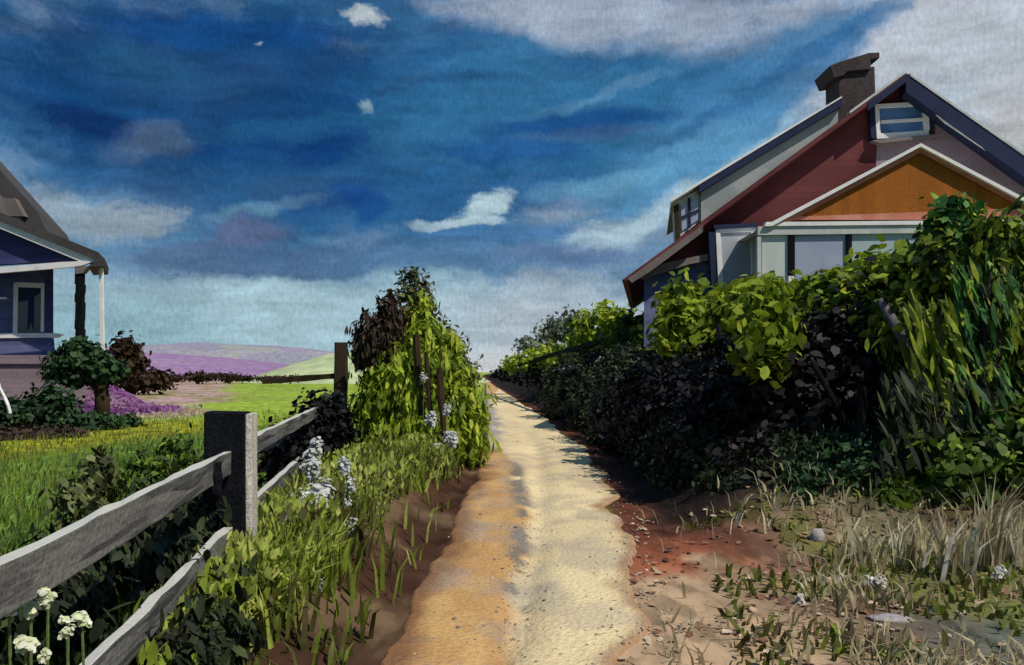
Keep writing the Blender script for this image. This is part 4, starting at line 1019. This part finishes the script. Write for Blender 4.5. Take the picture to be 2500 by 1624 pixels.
        me = blade_mesh('grass_tuft', roots, hh, RNG.uniform(.012, .04, N), RNG.normal(size=(N, 2)) * .22 + np.array([.18, 0]), RNG.uniform(.35, 1, N))
        tag(link('grass_tuft', me, M['grass_dry'], None, origin=(p.x, y, g)), lb, 'grass tuft', 'bleached grass tufts on the right verge')


plants_right(); plants_left(); flowers(); grasses()


# ------------------------------------------------------------------ sky
SUN_EL = math.radians(53); SUN_DIR = Vector((.76, -.65, 0)).normalized() * math.cos(SUN_EL) + Vector((0, 0, math.sin(SUN_EL)))


def sky():
    w = bpy.data.worlds.new('World'); SC.world = w; w.use_nodes = True
    nt = w.node_tree; nd = nt.nodes; lk = nt.links
    bg = nd['Background']
    tc = nd.new('ShaderNodeTexCoord'); sx = nd.new('ShaderNodeSeparateXYZ'); lk.new(tc.outputs['Generated'], sx.inputs[0])
    az = nd.new('ShaderNodeMath'); az.operation = 'ARCTAN2'; lk.new(sx.outputs[0], az.inputs[0]); lk.new(sx.outputs[1], az.inputs[1])
    el = nd.new('ShaderNodeMath'); el.operation = 'ARCSINE'; lk.new(sx.outputs[2], el.inputs[0])
    cb = nd.new('ShaderNodeCombineXYZ'); lk.new(az.outputs[0], cb.inputs[0]); lk.new(el.outputs[0], cb.inputs[1])
    P0 = cb.outputs[0]

    def noise(scale, detail, vec, rough=.55):
        n = nd.new('ShaderNodeTexNoise'); n.inputs['Scale'].default_value = scale; n.inputs['Detail'].default_value = detail; n.inputs['Roughness'].default_value = rough
        lk.new(vec, n.inputs['Vector']); return n

    def warp(vec, scale, amp, detail=5):
        n = noise(scale, detail, vec)
        s = nd.new('ShaderNodeVectorMath'); s.operation = 'SUBTRACT'; lk.new(n.outputs['Color'], s.inputs[0]); s.inputs[1].default_value = (.5, .5, .5)
        a = nd.new('ShaderNodeVectorMath'); a.operation = 'MULTIPLY_ADD'; lk.new(s.outputs[0], a.inputs[0]); a.inputs[1].default_value = amp; lk.new(vec, a.inputs[2])
        return a.outputs[0]
    P = warp(P0, 7, (.16, .07, 0))
    P = warp(P, 45, (.020, .012, 0), 3)
    # clear sky behind the clouds
    ns = nd.new('ShaderNodeTexSky'); ns.sky_type = 'NISHITA'; ns.sun_disc = False
    ns.sun_elevation = SUN_EL; ns.sun_rotation = math.atan2(SUN_DIR.x, SUN_DIR.y)
    nss = nd.new('ShaderNodeVectorMath'); nss.operation = 'SCALE'; lk.new(ns.outputs[0], nss.inputs[0]); nss.inputs['Scale'].default_value = .10
    # broad cloud cover
    stv = nd.new('ShaderNodeVectorMath'); stv.operation = 'MULTIPLY'; lk.new(P, stv.inputs[0]); stv.inputs[1].default_value = (1, 2.4, 1)
    n1 = noise(3.2, 7, stv.outputs[0])
    cl = nd.new('ShaderNodeValToRGB'); lk.new(n1.outputs['Fac'], cl.inputs[0])
    e = cl.color_ramp.elements
    for i, (p, c) in enumerate(((.30, lin(22, 66, 118)), (.48, lin(45, 105, 150)), (.60, lin(95, 140, 175)), (.72, lin(165, 178, 190)))):
        if i > 1: e.new(.5)
        e[i].position = p; e[i].color = (*c, 1)
    mx = nd.new('ShaderNodeMix'); mx.data_type = 'RGBA'; mx.inputs[0].default_value = .88
    lk.new(nss.outputs[0], mx.inputs[6]); lk.new(cl.outputs[0], mx.inputs[7])
    cur = mx.outputs[2]
    gz = noise(26, 6, stv.outputs[0], .7)

    def ang(u, v):
        x = (u - 512) / F; z = (HZ - v) / F
        return math.atan(x), math.atan(z / math.sqrt(1 + x * x))

    def stroke(u, v, ru, rv, rot, c, op=.9, soft=.5, br=.5):
        nonlocal cur
        a, b = ang(u, v)
        x = (u - 512) / F
        m = nd.new('ShaderNodeMapping'); m.vector_type = 'TEXTURE'; lk.new(P, m.inputs[0])
        m.inputs['Location'].default_value = (a, b, 0); m.inputs['Rotation'].default_value = (0, 0, math.radians(rot))
        m.inputs['Scale'].default_value = (ru / F / (1 + x * x), rv / F / math.sqrt(1 + x * x), 1)
        l = nd.new('ShaderNodeVectorMath'); l.operation = 'LENGTH'; lk.new(m.outputs[0], l.inputs[0])
        # broken brush edge
        q = nd.new('ShaderNodeMath'); q.operation = 'MULTIPLY_ADD'; lk.new(gz.outputs['Fac'], q.inputs[0]); q.inputs[1].default_value = br; lk.new(l.outputs['Value'], q.inputs[2])
        r = nd.new('ShaderNodeMapRange'); r.interpolation_type = 'SMOOTHSTEP'; lk.new(q.outputs[0], r.inputs[0])
        r.inputs[1].default_value = 1 + br * .5; r.inputs[2].default_value = 1 + br * .5 - soft; r.inputs[3].default_value = 0; r.inputs[4].default_value = op
        k = nd.new('ShaderNodeMix'); k.data_type = 'RGBA'; lk.new(r.outputs[0], k.inputs[0]); lk.new(cur, k.inputs[6]); k.inputs[7].default_value = (*lin(*c), 1)
        cur = k.outputs[2]
    S = stroke
    # pale lower sky
    S(330, 345, 520, 95, 0, (160, 192, 203), .95, .5)
    S(560, 330, 190, 75, 0, (172, 184, 196), .85, .7)
    S(505, 362, 70, 26, 0, (205, 206, 208), .8, .7)
    S(120, 330, 160, 60, 0, (130, 168, 180), .7, .6)
    # pale upper right
    S(930, 60, 260, 125, -20, (184, 192, 202), .95, .6)
    S(600, 10, 210, 42, -6, (160, 172, 190), .9, .5)
    S(1010, 160, 90, 90, 0, (176, 178, 180), .8, .6)
    S(840, 210, 200, 70, 35, (150, 180, 196), .8, .6)
    # the big blue mass
    S(230, 95, 330, 125, 0, (18, 66, 116), .95, .5)
    S(560, 115, 260, 80, 4, (48, 106, 150), .95, .45)
    S(760, 85, 170, 48, 24, (62, 118, 164), .9, .45)
    S(690, 165, 150, 60, 20, (92, 150, 190), .85, .7)
    S(400, 200, 260, 45, 6, (38, 92, 140), .9, .5)
    S(860, 30, 90, 16, 20, (64, 112, 158), .8, .6)
    S(800, 55, 90, 12, 22, (48, 100, 150), .7, .6)
    # darker strokes
    S(230, 28, 190, 20, 2, (20, 70, 128), .8, .6)
    S(90, 118, 80, 20, -8, (16, 48, 100), .85, .6)
    S(75, 35, 55, 25, 0, (22, 60, 108), .7, .7)
    S(330, 135, 60, 34, 40, (16, 58, 118), .8, .6)
    S(250, 150, 120, 14, 3, (20, 62, 116), .6, .7)
    S(450, 84, 90, 9, 2, (28, 66, 112), .45, .9)
    S(580, 122, 120, 14, 6, (24, 74, 132), .85, .6)
    S(500, 150, 110, 16, 0, (30, 80, 140), .75, .6)
    S(590, 132, 90, 10, 4, (62, 92, 136), .6, .6)
    S(320, 200, 70, 26, 8, (34, 70, 124), .7, .7)
    S(350, 210, 34, 18, -30, (20, 70, 135), .7, .6)
    S(600, 60, 90, 8, -3, (40, 92, 140), .6, .7)
    # violet greys
    S(170, 146, 74, 27, 6, (80, 102, 132), .75, .7, .9)
    S(290, 192, 60, 16, 12, (56, 92, 134), .5, .7, .9)
    S(300, 262, 200, 22, 2, (70, 102, 140), .9, .5, 1.0)
    S(330, 120, 170, 20, 14, (38, 96, 138), .6, .8, 1.0)
    S(150, 60, 120, 26, -10, (34, 86, 124), .6, .8, 1.0)
    S(420, 60, 120, 16, 16, (36, 92, 140), .6, .8, 1.0)
    S(610, 90, 120, 9, 16, (92, 140, 176), .6, .8, 1.0)
    S(700, 118, 110, 10, 20, (38, 92, 142), .6, .8, 1.0)
    S(250, 215, 100, 10, 14, (110, 150, 170), .5, .8, 1.0)
    S(160, 255, 60, 14, 6, (80, 108, 142), .7, .6)
    S(240, 236, 70, 18, 10, (92, 104, 140), .8, .6)
    S(470, 262, 180, 16, 1, (84, 124, 162), .8, .6)
    S(570, 258, 100, 13, -2, (96, 124, 164), .8, .5)
    S(520, 235, 120, 13, 2, (70, 118, 166), .8, .6)
    # light openings
    S(70, 205, 130, 34, -4, (150, 168, 178), .75, .8, 1.2)
    S(120, 225, 70, 26, 10, (156, 170, 180), .7, .9, 1.2)
    S(488, 206, 46, 18, 28, (172, 198, 206), .9, .6, 1.4)
    S(470, 226, 44, 9, 4, (170, 196, 206), .85, .6, 1.4)
    S(430, 228, 40, 8, 0, (165, 190, 204), .7, .6)
    S(372, 14, 22, 10, -8, (186, 198, 204), .9, .6, 1.6)
    S(371, 98, 10, 9, 30, (150, 178, 190), .6, .8, 1.2)
    S(252, 43, 5, 3, 40, (170, 195, 210), .6, .8)
    S(620, 234, 64, 22, 14, (172, 196, 208), .85, .8, 1.2)
    S(660, 205, 60, 20, 35, (168, 192, 206), .75, .7)
    S(760, 150, 90, 16, 36, (150, 186, 204), .6, .7)
    S(595, 185, 70, 16, 5, (110, 168, 200), .6, .7)
    S(640, 40, 60, 10, 18, (120, 150, 180), .5, .7)
    # thinner and denser passages within the clouds
    mo = noise(15, 6, warp(stv.outputs[0], 9, (.10, .03, 0)), .65)
    mm = nd.new('ShaderNodeMapRange'); lk.new(mo.outputs['Fac'], mm.inputs[0]); mm.inputs[1].default_value = .3; mm.inputs[2].default_value = .7; mm.inputs[3].default_value = .78; mm.inputs[4].default_value = 1.22
    ms = nd.new('ShaderNodeVectorMath'); ms.operation = 'SCALE'; lk.new(cur, ms.inputs[0]); lk.new(mm.outputs[0], ms.inputs['Scale'])
    cur = ms.outputs[0]
    # long horizontal streaks
    sv = nd.new('ShaderNodeMapping'); lk.new(warp(P0, 4, (.05, .015, 0), 2), sv.inputs[0]); sv.inputs['Rotation'].default_value = (0, 0, math.radians(-9)); sv.inputs['Scale'].default_value = (3.0, 26, 1)
    so_ = noise(2.2, 5, sv.outputs[0], .6)
    sm = nd.new('ShaderNodeMapRange'); lk.new(so_.outputs['Fac'], sm.inputs[0]); sm.inputs[1].default_value = .3; sm.inputs[2].default_value = .7; sm.inputs[3].default_value = .86; sm.inputs[4].default_value = 1.13
    ss_ = nd.new('ShaderNodeVectorMath'); ss_.operation = 'SCALE'; lk.new(cur, ss_.inputs[0]); lk.new(sm.outputs[0], ss_.inputs['Scale'])
    cur = ss_.outputs[0]
    # fine vertical grain
    gv = nd.new('ShaderNodeVectorMath'); gv.operation = 'MULTIPLY'; lk.new(P0, gv.inputs[0]); gv.inputs[1].default_value = (2.2, 1, 1)
    g = noise(130, 4, gv.outputs[0], .7)
    mr = nd.new('ShaderNodeMapRange'); lk.new(g.outputs['Fac'], mr.inputs[0]); mr.inputs[1].default_value = .3; mr.inputs[2].default_value = .7; mr.inputs[3].default_value = .84; mr.inputs[4].default_value = 1.16
    sc = nd.new('ShaderNodeVectorMath'); sc.operation = 'SCALE'; lk.new(cur, sc.inputs[0]); lk.new(mr.outputs[0], sc.inputs['Scale'])
    lk.new(sc.outputs[0], bg.inputs[0]); bg.inputs[1].default_value = 1.0
    w.cycles.sampling_method = 'MANUAL'; w.cycles.sample_map_resolution = 512


sky()
sl = bpy.data.lights.new('sun', 'SUN'); sl.energy = 4.0; sl.angle = math.radians(.5); sl.color = (1.0, .93, .82)
so = bpy.data.objects.new('sun', sl); COL.objects.link(so)
so.rotation_euler = SUN_DIR.to_track_quat('Z', 'Y').to_euler()

cam = bpy.data.cameras.new('camera'); cam.lens = 30; cam.sensor_width = 36; cam.clip_end = 6000; cam.clip_start = .05
cam.shift_y = (HZ - 332.5) / 1024.0
co = bpy.data.objects.new('camera', cam); COL.objects.link(co)
co.location = (0, 0, EYE); co.rotation_euler = (math.radians(90), 0, 0)
SC.camera = co
SC.view_settings.view_transform = 'Standard'; SC.view_settings.look = 'None'
SC.view_settings.exposure = 0; SC.view_settings.gamma = 1
SC.cycles.max_bounces = 6; SC.cycles.transparent_max_bounces = 4
